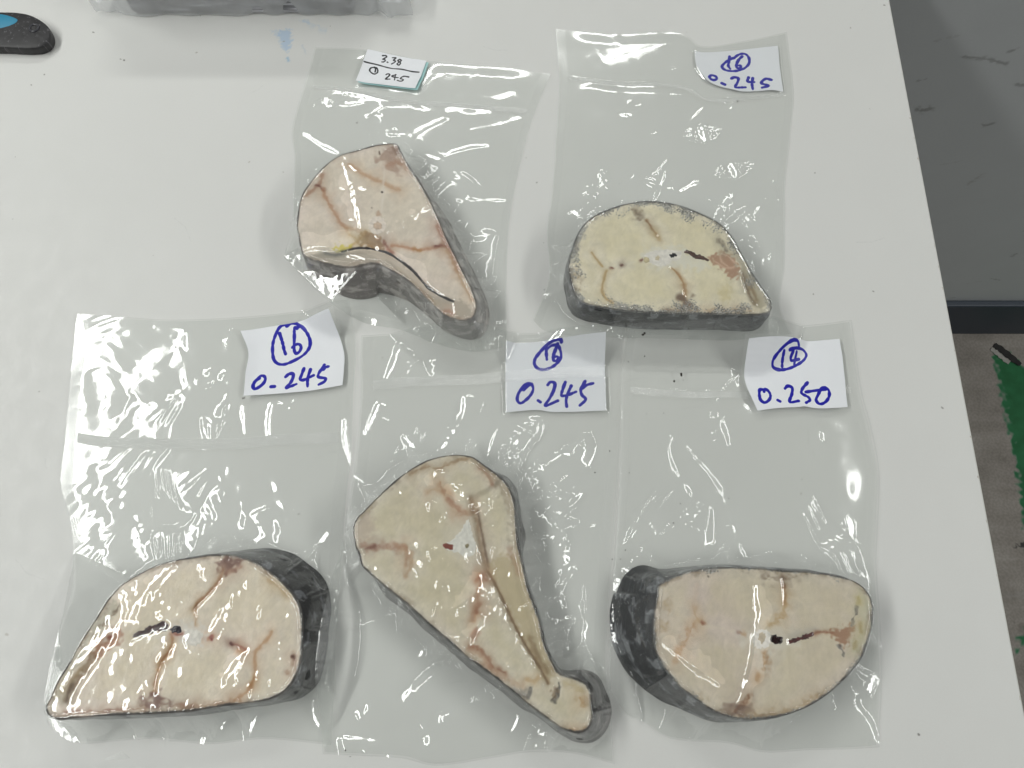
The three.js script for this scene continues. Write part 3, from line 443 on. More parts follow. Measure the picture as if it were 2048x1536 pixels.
steaks.push(makeSteak({
  label: 'long tapering fish steak with a folded belly flap and a rounded tail lobe', bone: [930, 1085], lobe: [210, 199, 168], lobeA: 0.6, markA: 0.75, T: 0.0240, flesh: [226, 217, 198], pink: 0.4, skin: skinDark, flare: 3.4, rough: 0.24, rim: 0.8, rimCol: [136, 116, 90], round: 1.2,
  outline: [[706, 1052, 3.6], [713, 1036, 3.6], [731, 1018, 3.6], [758, 990, 3.6], [788, 963, 3.6], [818, 940, 3.6], [850, 922, 3.6], [884, 912, 2], [918, 909, 2], [943, 913], [970, 931, 3], [998, 952, 6.5], [1016, 970, 6.5], [1027, 995, 5], [1032, 1031, 5], [1034, 1063, 6.5], [1041, 1107, 3], [1052, 1159, 3], [1068, 1205, 3], [1077, 1232, 3], [1084, 1262, 3], [1092, 1294, 3], [1106, 1326, 3], [1122, 1348, 3], [1140, 1352, 3], [1163, 1361, 6], [1178, 1377, 10], [1182, 1400, 12], [1184, 1420, 13], [1185, 1438, 13], [1175, 1458, 12], [1154, 1467, 8], [1129, 1459, 6], [1102, 1443, 5], [1077, 1425, 5], [1054, 1407, 6.5], [1029, 1386, 6.5], [997, 1361, 6.5], [963, 1336, 6.5], [928, 1309, 6.5], [894, 1279, 6.5], [860, 1251, 6.5], [818, 1211, 6.5], [790, 1189, 6.5], [765, 1168, 6.5], [740, 1146, 3], [722, 1128, 2], [717, 1109, 2], [710, 1091, 2]],
  flap: { pts: [[943, 1000], [950, 985], [970, 975], [1010, 950], [1080, 1000], [1130, 1340], [1101, 1376], [1083, 1339], [1054, 1294], [1024, 1244], [1009, 1204], [986, 1163], [968, 1118], [959, 1072]], drop: 2.4 },
  grooves: [[[[943, 998], [952, 1035], [959, 1072], [968, 1118], [986, 1163], [1009, 1204], [1024, 1244], [1054, 1294], [1083, 1339], [1100, 1376]], 2.0, 2.4], [[[845, 940], [880, 935], [930, 918]], 2, 0.6], [[[1106, 1399], [1117, 1385], [1118, 1366]], 1.4, 0.6], [[[1031, 1385], [1054, 1394], [1061, 1374]], 1.3, 0.6], [[[714, 1109], [735, 1108]], 2.5, 0.6]],
  marks: [
    ['line', [[728, 1090], [750, 1094], [772, 1093], [796, 1096]], 4.0, [160, 104, 88], 0.7, 0.8, 0.6], ['line', [[730, 1098], [750, 1092]], 1.8, [112, 60, 52], 0.8, 0.7, 0.6], ['line', [[796, 1094], [814, 1100], [822, 1114], [818, 1140], [812, 1150]], 3, [190, 150, 116], 0.65, 0.8, 0.6], ['line', [[812, 1090], [812, 1130]], 2.2, [180, 134, 104], 0.6], ['area', [[714, 1040], [738, 1024], [748, 1060], [730, 1080], [712, 1076]], 3.5, [196, 176, 164], 0.6, 0.8, 0.6],
    ['line', [[855, 984], [870, 978], [884, 984]], 2.5, [196, 160, 130], 0.5], ['line', [[878, 960], [884, 976], [890, 992]], 1.8, [178, 130, 96], 0.7, 0.7, 1], ['line', [[896, 996], [906, 1008], [916, 1018], [926, 1026]], 2.3, [170, 112, 86], 0.75, 0.7, 0.6], ['line', [[918, 1024], [935, 1028], [950, 1020]], 2.6, [190, 144, 116], 0.6, 0.8, 0.6],
    ['line', [[820, 948], [850, 934], [880, 936], [910, 922], [940, 916]], 1.6, [150, 118, 84], 0.7, 0.7, 1], ['line', [[960, 935], [974, 948], [985, 968]], 1.4, [176, 120, 96], 0.7], ['area', [[943, 914], [972, 934], [1000, 956], [1018, 975], [1030, 1010], [1034, 1060], [1044, 1110], [1034, 1120], [1020, 1040], [1004, 990], [975, 955]], 2.4, [168, 150, 128], 0.65, 0.8, 1],
    ['line', [[941, 998], [946, 1012], [952, 1036], [958, 1070], [966, 1112], [976, 1142]], 2.2, [150, 122, 92], 0.8, 0.7, 0.3], ['line', [[955, 1020], [962, 1058], [970, 1100], [978, 1136]], 0.9, [98, 76, 60], 0.8, 0.6, 0.3], ['line', [[976, 1142], [1000, 1184], [1014, 1216], [1040, 1268], [1070, 1318], [1098, 1366]], 1.6, [150, 124, 90], 0.7],
    ['area', [[975, 1140], [1000, 1110], [1040, 1120], [1060, 1190], [1078, 1240], [1095, 1300], [1110, 1345], [1096, 1360], [1060, 1300], [1020, 1224], [990, 1165]], 3, [194, 177, 138], 0.8, 0.6, 0.6], ['line', [[1020, 1098], [1030, 1130], [1042, 1150]], 3, [182, 140, 120], 0.55], ['line', [[1060, 1280], [1080, 1320], [1096, 1345]], 3.4, [128, 104, 72], 0.75], ['line', [[976, 1142], [988, 1164], [1006, 1200], [1026, 1244], [1052, 1292], [1080, 1336], [1096, 1368]], 0.8, [112, 90, 64], 0.85, 0.7, 0.3],
    ['line', [[962, 1150], [956, 1190], [951, 1218], [946, 1240]], 2.4, [180, 128, 96], 0.7, 0.8, 0.6], ['line', [[958, 1210], [953, 1225]], 2.2, [150, 92, 66], 0.7], ['line', [[954, 1160], [966, 1150], [972, 1160]], 2, [172, 110, 88], 0.6], ['line', [[952, 1262], [948, 1276]], 3, [166, 96, 74], 0.75, 0.8, 0.6], ['line', [[938, 1292], [956, 1296], [968, 1306], [978, 1322], [986, 1334]], 1.8, [148, 92, 66], 0.85, 0.6, 0.9], ['line', [[940, 1296], [962, 1312], [985, 1336], [1010, 1346]], 3, [196, 148, 120], 0.6, 0.8, 0.6], ['line', [[996, 1338], [1010, 1346]], 1.2, [128, 76, 56], 0.7], ['line', [[960, 1330], [1000, 1352], [1030, 1366], [1044, 1372]], 4, [206, 170, 152], 0.55, 0.8, 0.6], ['line', [[1055, 1360], [1070, 1362], [1076, 1356]], 2, [212, 180, 130], 0.6],
    ['line', [[1022, 1380], [1034, 1388], [1046, 1392], [1054, 1396], [1060, 1384], [1061, 1374]], 1.3, [52, 52, 56], 0.9, 0.5, 0.9], ['area', [[1026, 1374], [1046, 1380], [1056, 1376], [1052, 1392], [1036, 1390]], 1.4, [146, 144, 142], 0.7], ['line', [[1119, 1366], [1117, 1378], [1114, 1390], [1108, 1400]], 1.1, [46, 44, 44], 0.9, 0.5, 0.9], ['area', [[1104, 1380], [1116, 1374], [1114, 1392], [1106, 1398]], 1.2, [140, 116, 92], 0.8], ['line', [[1160, 1396], [1168, 1408], [1174, 1400]], 2.6, [190, 146, 90], 0.7, 0.8, 1], ['line', [[1140, 1458], [1158, 1464], [1172, 1456]], 1.8, [184, 136, 90], 0.6], ['line', [[1130, 1366], [1146, 1370], [1164, 1382]], 3, [210, 200, 150], 0.6],
    ['area', [[880, 1062], [934, 1030], [952, 1066], [958, 1100], [944, 1122], [916, 1116], [890, 1098], [900, 1080]], 3, [222, 214, 196], 0.6, 0.7, 1],
  ],
  pieces: [['backbone', [[935, 1034], [944, 1050], [950, 1072], [955, 1094], [948, 1114], [930, 1116], [914, 1108], [892, 1102], [884, 1090], [900, 1082], [912, 1068], [926, 1052]], [234, 231, 222], 0.35, 0.05], ['blood_spot', [[883, 1090], [890, 1087], [903, 1088], [908, 1094], [904, 1099], [891, 1098]], [136, 66, 48], 0.3, 0.25], ['marrow', [[928, 1090], [933, 1086], [938, 1090], [936, 1096], [930, 1096]], [146, 136, 104], 0.4, 0.5]],
}));
steaks.push(makeSteak({
  label: 'oval fish steak with a dark red slit, under the label reading 0.250', bone: [1523, 1277], lobe: [216, 204, 178], lobeA: 0.65, T: 0.0225, flesh: [222, 211, 193], pink: 0.55, skin: skinSlate, flare: 2, frost: 0.4, rough: 0.5, bumpT: frostBump, rim: 1.1, rimCol: [124, 104, 80],
  outline: [[1315, 1172, 16], [1337, 1158, 9], [1369, 1145, 5], [1408, 1137, 4], [1465, 1134, 4], [1522, 1137, 4], [1578, 1141, 4], [1635, 1145, 4], [1691, 1155, 3.5], [1725, 1172], [1743, 1198], [1747, 1232], [1741, 1269], [1725, 1314], [1697, 1351], [1657, 1388], [1612, 1416], [1564, 1433, 3], [1507, 1440, 4], [1465, 1436, 6], [1425, 1422, 7], [1391, 1399, 9], [1357, 1371, 12], [1329, 1337, 15], [1312, 1303, 18], [1306, 1269, 20], [1309, 1223, 21], [1313, 1195, 20]],
  grooves: [[[[1567, 1160], [1570, 1190], [1570, 1205]], 1.4, 0.7], [[[1580, 1283], [1600, 1276], [1625, 1270], [1665, 1264]], 1.6, 0.9], [[[1530, 1305], [1528, 1335]], 1.5, 0.5], [[[1492, 1400], [1476, 1425]], 1.8, 0.9]],
  marks: [
    ['line', [[1567, 1160], [1567, 1172]], 2.4, [112, 78, 52], 0.85, 0.7, 1], ['line', [[1567, 1174], [1571, 1190], [1569, 1206]], 1.5, [168, 124, 78], 0.8], ['line', [[1570, 1205], [1566, 1228], [1556, 1240], [1544, 1250]], 2.8, [206, 180, 130], 0.7, 0.8, 1], ['line', [[1530, 1155], [1560, 1158], [1590, 1156]], 3, [118, 104, 92], 0.6, 0.9, 1.4],
    ['line', [[1533, 1303], [1532, 1320], [1528, 1338]], 3.0, [188, 152, 110], 0.75, 0.7, 1], ['line', [[1517, 1350], [1514, 1360]], 2, [188, 152, 112], 0.7], ['line', [[1497, 1394], [1486, 1410], [1472, 1424]], 2.6, [128, 94, 72], 0.8, 0.7, 1], ['area', [[1440, 1426], [1462, 1414], [1486, 1410], [1502, 1424], [1490, 1436], [1460, 1434]], 2.4, [118, 92, 78], 0.8, 0.7, 1.4], ['line', [[1500, 1434], [1560, 1426], [1610, 1408], [1650, 1386]], 2.4, [182, 154, 112], 0.6, 0.9, 1.2],
    ['line', [[1388, 1218], [1392, 1232], [1404, 1246]], 2.2, [206, 176, 132], 0.65, 0.8, 1], ['line', [[1404, 1245], [1406, 1247]], 1, [140, 80, 60], 0.8], ['line', [[1386, 1250], [1374, 1274], [1362, 1296], [1350, 1318]], 2.8, [214, 182, 150], 0.7, 0.8, 1], ['line', [[1395, 1170], [1390, 1200], [1386, 1225]], 2.6, [218, 196, 178], 0.5], ['line', [[1330, 1200], [1336, 1230], [1322, 1260]], 3.4, [190, 172, 130], 0.5, 0.9, 1.3], ['line', [[1408, 1252], [1440, 1256], [1470, 1264]], 1.4, [232, 220, 200], 0.6],
    ['line', [[1476, 1266], [1480, 1265]], 1.0, [120, 64, 52], 0.85], ['area', [[1480, 1262], [1492, 1266], [1492, 1272], [1482, 1270]], 1, [196, 156, 116], 0.8], ['area', [[1478, 1280], [1500, 1262], [1530, 1256], [1552, 1264], [1590, 1268], [1600, 1286], [1566, 1300], [1530, 1300], [1494, 1290]], 4.5, [234, 228, 216], 0.7, 0.7, 1],
    ['line', [[1580, 1272], [1605, 1264], [1632, 1260]], 2.6, [196, 190, 180], 0.6], ['line', [[1624, 1268], [1645, 1264], [1668, 1266]], 1.1, [170, 122, 94], 0.85], ['area', [[1660, 1264], [1680, 1258], [1704, 1248], [1706, 1262], [1696, 1280], [1690, 1294], [1678, 1286], [1668, 1274]], 1.6, [166, 122, 92], 0.9, 0.6, 1.2], ['line', [[1716, 1214], [1712, 1228], [1706, 1238], [1704, 1250]], 0.9, [98, 94, 92], 0.8, 0.5, 1], ['line', [[1680, 1294], [1684, 1300], [1688, 1314]], 1.1, [92, 90, 90], 0.8, 0.5, 1], ['area', [[1716, 1180], [1738, 1200], [1742, 1232], [1734, 1272], [1718, 1312], [1702, 1306], [1718, 1262], [1722, 1222]], 2.6, [206, 204, 178], 0.7, 0.7, 1], ['line', [[1720, 1250], [1722, 1262]], 2, [176, 160, 100], 0.6], ['line', [[1712, 1282], [1708, 1296]], 2, [176, 166, 112], 0.6], ['line', [[1716, 1196], [1718, 1206]], 2.4, [196, 190, 120], 0.6],
    ['line', [[1416, 1152], [1416.5, 1153]], 0.5, [70, 60, 50], 0.8], ['line', [[1400, 1400], [1416, 1410]], 3, [176, 156, 104], 0.5, 0.9, 1.2],
  ],
  pieces: [['backbone', [[1504, 1270], [1516, 1259], [1532, 1258], [1542, 1268], [1543, 1286], [1532, 1296], [1514, 1297], [1504, 1288]], WHT, 0.45, 0.25], ['marrow', [[1516, 1268], [1523, 1262], [1531, 1268], [1532, 1282], [1524, 1289], [1516, 1282]], [204, 190, 168], 0.4, 0.5], ['blood_vessel', [[1540, 1276], [1546, 1269], [1560, 1272], [1566, 1278], [1560, 1288], [1548, 1287]], [40, 26, 26], 0.22, 0.5], ['blood_line', [[1574, 1286], [1584, 1279], [1600, 1273], [1618, 1267], [1630, 1266], [1630, 1271], [1616, 1276], [1600, 1281], [1586, 1286]], [84, 34, 30], 0.25, 0.4]],
}));

// ---------------------------------------------------------------- films, labels
const FILM = { ior: 1.8, thickness: 0 };
const filmMat = new THREE.MeshPhysicalMaterial({ color: new THREE.Color().setRGB(0.985, 0.99, 0.985), transmission: 0.965, roughness: 0.10, side: THREE.DoubleSide, ...FILM });
const backMat = new THREE.MeshPhysicalMaterial({ color: new THREE.Color().setRGB(0.99, 0.995, 0.99), transmission: 0.96, roughness: 0.3, side: THREE.DoubleSide, ior: 1.35, thickness: 0 });
const sealBump = grainTexture(256, (u, v) => { const a = Math.sin((u + v) * Math.PI * 2 * 16), b = Math.sin((u - v) * Math.PI * 2 * 16); return 128 + 100 * a * b; });
sealBump.wrapS = sealBump.wrapT = THREE.RepeatWrapping; sealBump.repeat.set(1 / 0.028, 1 / 0.028);
const sealMat = new THREE.MeshPhysicalMaterial({ color: new THREE.Color().setRGB(0.97, 0.975, 0.97), transmission: 0.88, roughness: 0.2, bumpMap: sealBump, bumpScale: 0.0004, side: THREE.DoubleSide, ...FILM });
const sideBump = grainTexture(256, (u, v) => 128 + 60 * Math.sin(u * Math.PI * 2 * 30) + 40 * N1(u * 60, v * 60)); sideBump.repeat.set(1 / 0.03, 1 / 0.03);
const sideMat = new THREE.MeshPhysicalMaterial({ color: new THREE.Color().setRGB(0.98, 0.985, 0.98), transmission: 0.94, roughness: 0.15, bumpMap: sideBump, bumpScale: 0.00002, side: THREE.DoubleSide, ...FILM });

// flat facets on a warped triangle lattice, -1..1: how a stiff film crumples
function facets(x, z, seed) {
  const s = (x + z) * 0.366025, i = Math.floor(x + s), j = Math.floor(z + s), k = (i + j) * 0.211325, u = x - (i - k), v = z - (j - k);
  const r = (a, b) => { let q = Math.imul(a + 7919 * seed, 374761393) ^ Math.imul(b - 104729, 668265263); q = Math.imul(q ^ q >>> 13, 1274126177); return ((q ^ q >>> 16) >>> 0) / 2147483648 - 1; };
  // barycentric in the skewed cell
  const fx = x + s - i, fz = z + s - j;
  return fx > fz ? r(i, j) * (1 - fx) + r(i + 1, j) * (fx - fz) + r(i + 1, j + 1) * fz : r(i, j) * (1 - fz) + r(i, j + 1) * (fz - fx) + r(i + 1, j + 1) * fx;
}
const warp = (x, z, f, a) => [x + a * N2(x * f, z * f), z + a * N3(x * f + 5, z * f)];

const penBlue = 'rgb(4,2,168)', penBlack = 'rgb(28,28,32)';
const labelSpots = [
  { o: [690, 80, 10.24], lw: 32, ink: penBlack, inside: false, lift: 1.6, quad: { top: [[460, 180], [1060, 300], [1670, 420]], right: [[1670, 420], [1570, 700], [1440, 1000]], bottom: [[225, 850], [800, 915], [1440, 1000]], left: [[460, 180], [350, 500], [225, 850]] },
    strokes: [[[765, 300], [830, 300], [850, 320], [800, 355], [770, 370], [815, 382], [815, 405], [780, 425], [750, 425]], [[858, 428], [872, 434]], [[965, 340], [1040, 345], [990, 390], [1030, 410], [1000, 440], [950, 465]], [[1150, 395], [1110, 375], [1080, 400], [1120, 428], [1130, 460], [1095, 495], [1065, 470], [1090, 440], [1140, 410], [1150, 392]], [[395, 440], [700, 500], [950, 555], [1150, 575], [1350, 630], [1515, 650]], [[600, 540], [530, 555], [500, 600], [530, 645], [600, 670], [655, 640], [665, 590], [640, 550], [600, 540]], [[600, 550], [620, 560], [610, 632]], [[835, 690], [880, 670], [910, 690], [880, 730], [825, 775], [915, 780]], [[1035, 682], [955, 718], [1040, 742], [1085, 745]], [[1025, 695], [1010, 800]], [[1300, 735], [1190, 720], [1130, 765], [1190, 790], [1170, 820], [1120, 830], [1070, 810]]],
    label: 'small white slip with black handwriting 3.38 and 245, backed by pale teal paper' },
  { o: [1380, 70, 10.24], lw: 64, ink: penBlue, inside: true, lift: 0.6, quad: { top: [[100, 300], [300, 320], [1000, 270], [1500, 220], [1815, 185]], right: [[1815, 185], [1850, 600], [1920, 1145]], bottom: [[250, 780], [380, 920], [600, 1020], [850, 1080], [1050, 1125], [1400, 1120], [1700, 1110], [1920, 1145]], left: [[100, 300], [140, 600], [250, 780]] },
    strokes: [[[920, 430], [850, 450], [700, 560], [670, 610], [720, 670], [850, 700], [1000, 690], [1150, 630], [1225, 540], [1220, 430], [1160, 360], [1090, 345], [1000, 370], [920, 430]], [[825, 400], [815, 500], [800, 590], [840, 655]], [[1085, 400], [1020, 460], [970, 560], [970, 620], [1010, 645], [1060, 620], [1050, 590], [1000, 585]], [[440, 790], [410, 830], [440, 870], [500, 890], [560, 860], [550, 820], [490, 790], [440, 785]], [[665, 955], [725, 985]], [[865, 855], [920, 830], [1000, 850], [1000, 900], [970, 970], [935, 1040], [1150, 1040]], [[1215, 835], [1195, 915], [1330, 930]], [[1300, 850], [1285, 960], [1300, 1080]], [[1680, 890], [1570, 865], [1475, 950], [1620, 1010], [1490, 1050]]],
    label: 'white label with circled 16 and 0.245, its left corner under a film fold' },
  { o: [480, 630, 9.309], lw: 64, ink: penBlue, inside: false, lift: 1.0, quad: { top: [[5, 290], [800, 160], [1725, 5]], right: [[1725, 5], [1930, 700], [1930, 1000], [1905, 1300]], bottom: [[70, 1505], [1000, 1435], [1400, 1390], [1905, 1300]], left: [[5, 290], [150, 680], [100, 1100], [70, 1505]] },
    strokes: [[[860, 190], [920, 150], [1000, 135], [1120, 190], [1230, 310], [1295, 470], [1280, 590], [1180, 720], [1000, 830], [800, 905], [690, 890], [620, 820], [595, 640], [610, 480], [670, 310], [740, 200], [860, 150], [1000, 135], [1060, 170], [1085, 210]], [[725, 330], [780, 500], [810, 640], [835, 710]], [[1050, 235], [1010, 215], [1000, 400], [995, 580], [1000, 650], [1030, 700], [1090, 670], [1125, 580], [1090, 530], [1040, 530], [960, 590]], [[345, 1165], [270, 1230], [235, 1320], [265, 1370], [350, 1330], [440, 1240], [460, 1160], [420, 1120], [360, 1130], [320, 1180]], [[565, 1325], [630, 1320]], [[835, 1140], [900, 1085], [970, 1080], [980, 1130], [930, 1250], [855, 1345], [1040, 1275]], [[1180, 980], [1140, 1090], [1110, 1190], [1160, 1200], [1360, 1110]], [[1300, 1000], [1250, 1170], [1250, 1320]], [[1560, 915], [1450, 1090], [1450, 1140], [1590, 1180], [1570, 1230], [1460, 1290]], [[1540, 1000], [1580, 960], [1640, 945]]],
    label: 'white label with tall circled 16 and 0.245, above the half-moon steak' },
  { o: [1000, 670, 9.309], lw: 64, ink: penBlue, inside: true, lift: 0.8, quad: { top: [[110, 140], [1000, 100], [1930, 72]], right: [[1930, 72], [1960, 700], [1985, 1398]], bottom: [[110, 1430], [740, 1385], [930, 1418], [1300, 1420], [1985, 1398]], left: [[110, 140], [100, 800], [110, 1430]] },
    strokes: [[[1140, 150], [1120, 115], [1000, 120], [880, 170], [740, 310], [650, 440], [645, 530], [700, 600], [800, 630], [950, 590], [1080, 490], [1140, 380], [1120, 260], [1070, 200], [960, 190], [880, 240]], [[865, 200], [865, 330], [875, 440]], [[1070, 180], [1030, 270], [990, 400], [1010, 460], [1060, 460], [1090, 400], [1050, 380], [1000, 400]], [[440, 1010], [510, 935], [590, 895], [500, 895], [400, 990], [335, 1100], [325, 1210], [380, 1260], [480, 1200], [580, 1090], [620, 980], [590, 895]], [[710, 1205], [755, 1235]], [[890, 915], [940, 860], [1020, 880], [1010, 990], [930, 1160], [845, 1300], [1080, 1210]], [[1220, 860], [1170, 1000], [1150, 1110], [1230, 1110], [1420, 1040]], [[1330, 930], [1260, 1090], [1235, 1200], [1245, 1320]], [[1590, 845], [1510, 1000], [1530, 1100], [1600, 1180], [1490, 1300]], [[1540, 970], [1610, 920], [1740, 885]]],
    label: 'white label with circled 16 and 0.245, above the long tapering steak' },
  { o: [1480, 670, 9.309], lw: 62, ink: penBlue, inside: false, lift: 1.0, quad: { top: [[40, 215], [1000, 130], [1865, 60]], right: [[1865, 60], [1930, 500], [2003, 1340]], bottom: [[320, 1412], [700, 1360], [1130, 1335], [1180, 1325], [1450, 1365], [2003, 1340]], left: [[40, 215], [60, 600], [120, 920], [320, 1412]] },
    strokes: [[[1055, 230], [1020, 170], [950, 165], [800, 240], [640, 400], [575, 520], [600, 600], [720, 640], [900, 620], [1100, 530], [1220, 430], [1245, 350], [1180, 285], [1080, 275], [950, 300], [870, 330]], [[760, 355], [765, 480], [785, 585]], [[950, 330], [925, 450], [950, 480], [1100, 450]], [[1025, 340], [1020, 540]], [[440, 1010], [380, 1010], [365, 1100], [390, 1210], [460, 1255], [540, 1210], [575, 1130], [540, 1040], [470, 1000], [455, 1050]], [[710, 1205], [755, 1230]], [[850, 985], [900, 940], [980, 970], [980, 1080], [935, 1240], [1100, 1220]], [[1270, 875], [1170, 1000], [1160, 1070], [1290, 1150], [1315, 1200], [1240, 1255]], [[1240, 1050], [1480, 1015], [1610, 1010]], [[1600, 965], [1540, 985], [1470, 1100], [1430, 1210], [1490, 1280], [1600, 1240], [1670, 1130], [1665, 1020], [1600, 965]]],
    label: 'white label with blue circled 14 and 0.250, above the oval steak' },
];
function edgeCurve(pts, brk, vb) {
  const N = 400, c = smooth(pts, false, N);
  return (v) => { const f = brk === undefined ? v : v < vb ? v / vb * brk : brk + (v - vb) / (1 - vb) * (1 - brk), k = clamp(f) * N, i = Math.min(N - 1, Math.floor(k)); return [lerp(c[i][0], c[i + 1][0], k - i), lerp(c[i][1], c[i + 1][1], k - i)]; };
}
function coons(T, B, L, R) {
  const p00 = T(0), p10 = T(1), p01 = B(0), p11 = B(1);
  return (u, v) => { const t = T(u), b = B(u), l = L(v), r = R(v); return [0, 1].map((k) => (1 - v) * t[k] + v * b[k] + (1 - u) * l[k] + u * r[k] - ((1 - u) * (1 - v) * p00[k] + u * (1 - v) * p10[k] + (1 - u) * v * p01[k] + u * v * p11[k])); };
}
function makeLabel(s, heightAt, raise) {                                     // paper with curl; ink is print on it
  const [ox, oy, sc] = s.o, H = raise, toPlan = (p) => P(ox + p[0] / sc, oy + p[1] / sc, H), q = s.quad, e = (k) => edgeCurve(q[k].map(toPlan));
  const S = coons(e('top'), e('bottom'), e('left'), e('right')), NU = 60, NV = 44, pos = [], uv = [], idx = [], all = [];
  for (let j = 0; j <= NV; j++) for (let i = 0; i <= NU; i++) all.push(S(i / NU, j / NV));
  const xs = all.map((p) => p[0]), zs = all.map((p) => p[1]), x0 = Math.min(...xs), x1 = Math.max(...xs), z0 = Math.min(...zs), z1 = Math.max(...zs), W = 512, Hh = Math.round(W * (z1 - z0) / (x1 - x0));
  const cv = document.createElement('canvas'); cv.width = W; cv.height = Hh; const c = cv.getContext('2d'), toPix = (p) => { const a = toPlan(p); return [(a[0] - x0) / (x1 - x0) * W, (a[1] - z0) / (z1 - z0) * Hh]; };
  c.fillStyle = 'rgb(244,246,250)'; c.fillRect(0, 0, W, Hh); const r = mulberry(ox);
  for (let i = 0; i < 4000; i++) { const k = 232 + r() * 22; c.fillStyle = `rgba(${k},${k},${k + 4},0.35)`; c.fillRect(r() * W, r() * Hh, 1 + r() * 3, 1 + r() * 2); }
  c.lineCap = c.lineJoin = 'round'; c.strokeStyle = s.ink;
  const scale = W / ((x1 - x0) / (toPlan([100, 0])[0] - toPlan([0, 0])[0]) * 100);
  for (const st of s.strokes) {
    const pts = st.length > 2 ? smooth(st.map(toPix), false, st.length * 8) : st.map(toPix);
    for (let i = 0; i + 1 < pts.length; i++) { const f = i / pts.length; c.lineWidth = s.lw * scale * (0.92 + 0.22 * N1(i * 0.12, st[0][0]) - 0.12 * f); c.beginPath(); c.moveTo(...pts[i]); c.lineTo(...pts[i + 1]); c.stroke(); }
  }
  const t = new THREE.CanvasTexture(cv); t.colorSpace = THREE.SRGBColorSpace; t.flipY = false;
  const round = (i, j) => { const a = Math.min(i, NU - i), b = Math.min(j, NV - j); return a + b; };
  all.forEach(([x, z], k) => { const i = k % (NU + 1), j = Math.floor(k / (NU + 1)), u = i / NU, v = j / NV; pos.push(x, heightAt(x, z, u, v), z); uv.push((x - x0) / (x1 - x0), (z - z0) / (z1 - z0)); });
  for (let j = 0; j < NV; j++) for (let i = 0; i < NU; i++) { const a = j * (NU + 1) + i; if (round(i, j) + 0 < 1 && false) continue; idx.push(a, a + NU + 1, a + 1, a + 1, a + NU + 1, a + NU + 2); }
  return { geometry: geo(pos, uv, idx), texture: t, poly: [...Array(41)].map((_, i) => S(i / 40, 0)).concat([...Array(31)].map((_, i) => S(1, i / 30)), [...Array(41)].map((_, i) => S(1 - i / 40, 1)), [...Array(31)].map((_, i) => S(0, 1 - i / 30))), S };
}

const paperGroup = 'handwritten weight labels';
// the cross slope that a bend along c takes: stiff film bends until it shines towards one of the lamps
function leanOf(c, y) {
  let best = null, cost = 1e9;
  for (const [xa, za, xb, zb] of lampLines) {
    const lean = []; let sum = 0;
    for (let i = 0; i < c.length; i++) {
      const p = c[i], a = c[Math.max(0, i - 1)], e = c[Math.min(c.length - 1, i + 1)], l = Math.hypot(e[0] - a[0], e[1] - a[1]) + 1e-9, tx = (e[0] - a[0]) / l, tz = (e[1] - a[1]) / l;
      let bg = 0, bc = 1e9;
      for (let k = 0; k <= 60; k++) {
        const v = new THREE.Vector3(-p[0], CAM_H - y, -p[1]).normalize().add(new THREE.Vector3(lerp(xa, xb, k / 60) - p[0], 1.55 - y, lerp(za, zb, k / 60) - p[1]).normalize()), gx = -v.x / v.y, gz = -v.z / v.y, gt = Math.abs(gx * tx + gz * tz), gp = gx * -tz + gz * tx, q = gt * 2 + Math.abs(gp) * 0.3;
        if (q < bc) { bc = q; bg = gp; }
      }
      lean.push(clamp(bg, -1.1, 1.1)); sum += bc;
    }
    if (sum < cost) { cost = sum; best = lean; }
  }
  for (let n = 0; n < 4; n++) best = best.map((v, i) => (best[Math.max(0, i - 1)] + v + best[Math.min(best.length - 1, i + 1)]) / 3);
  return best;
}
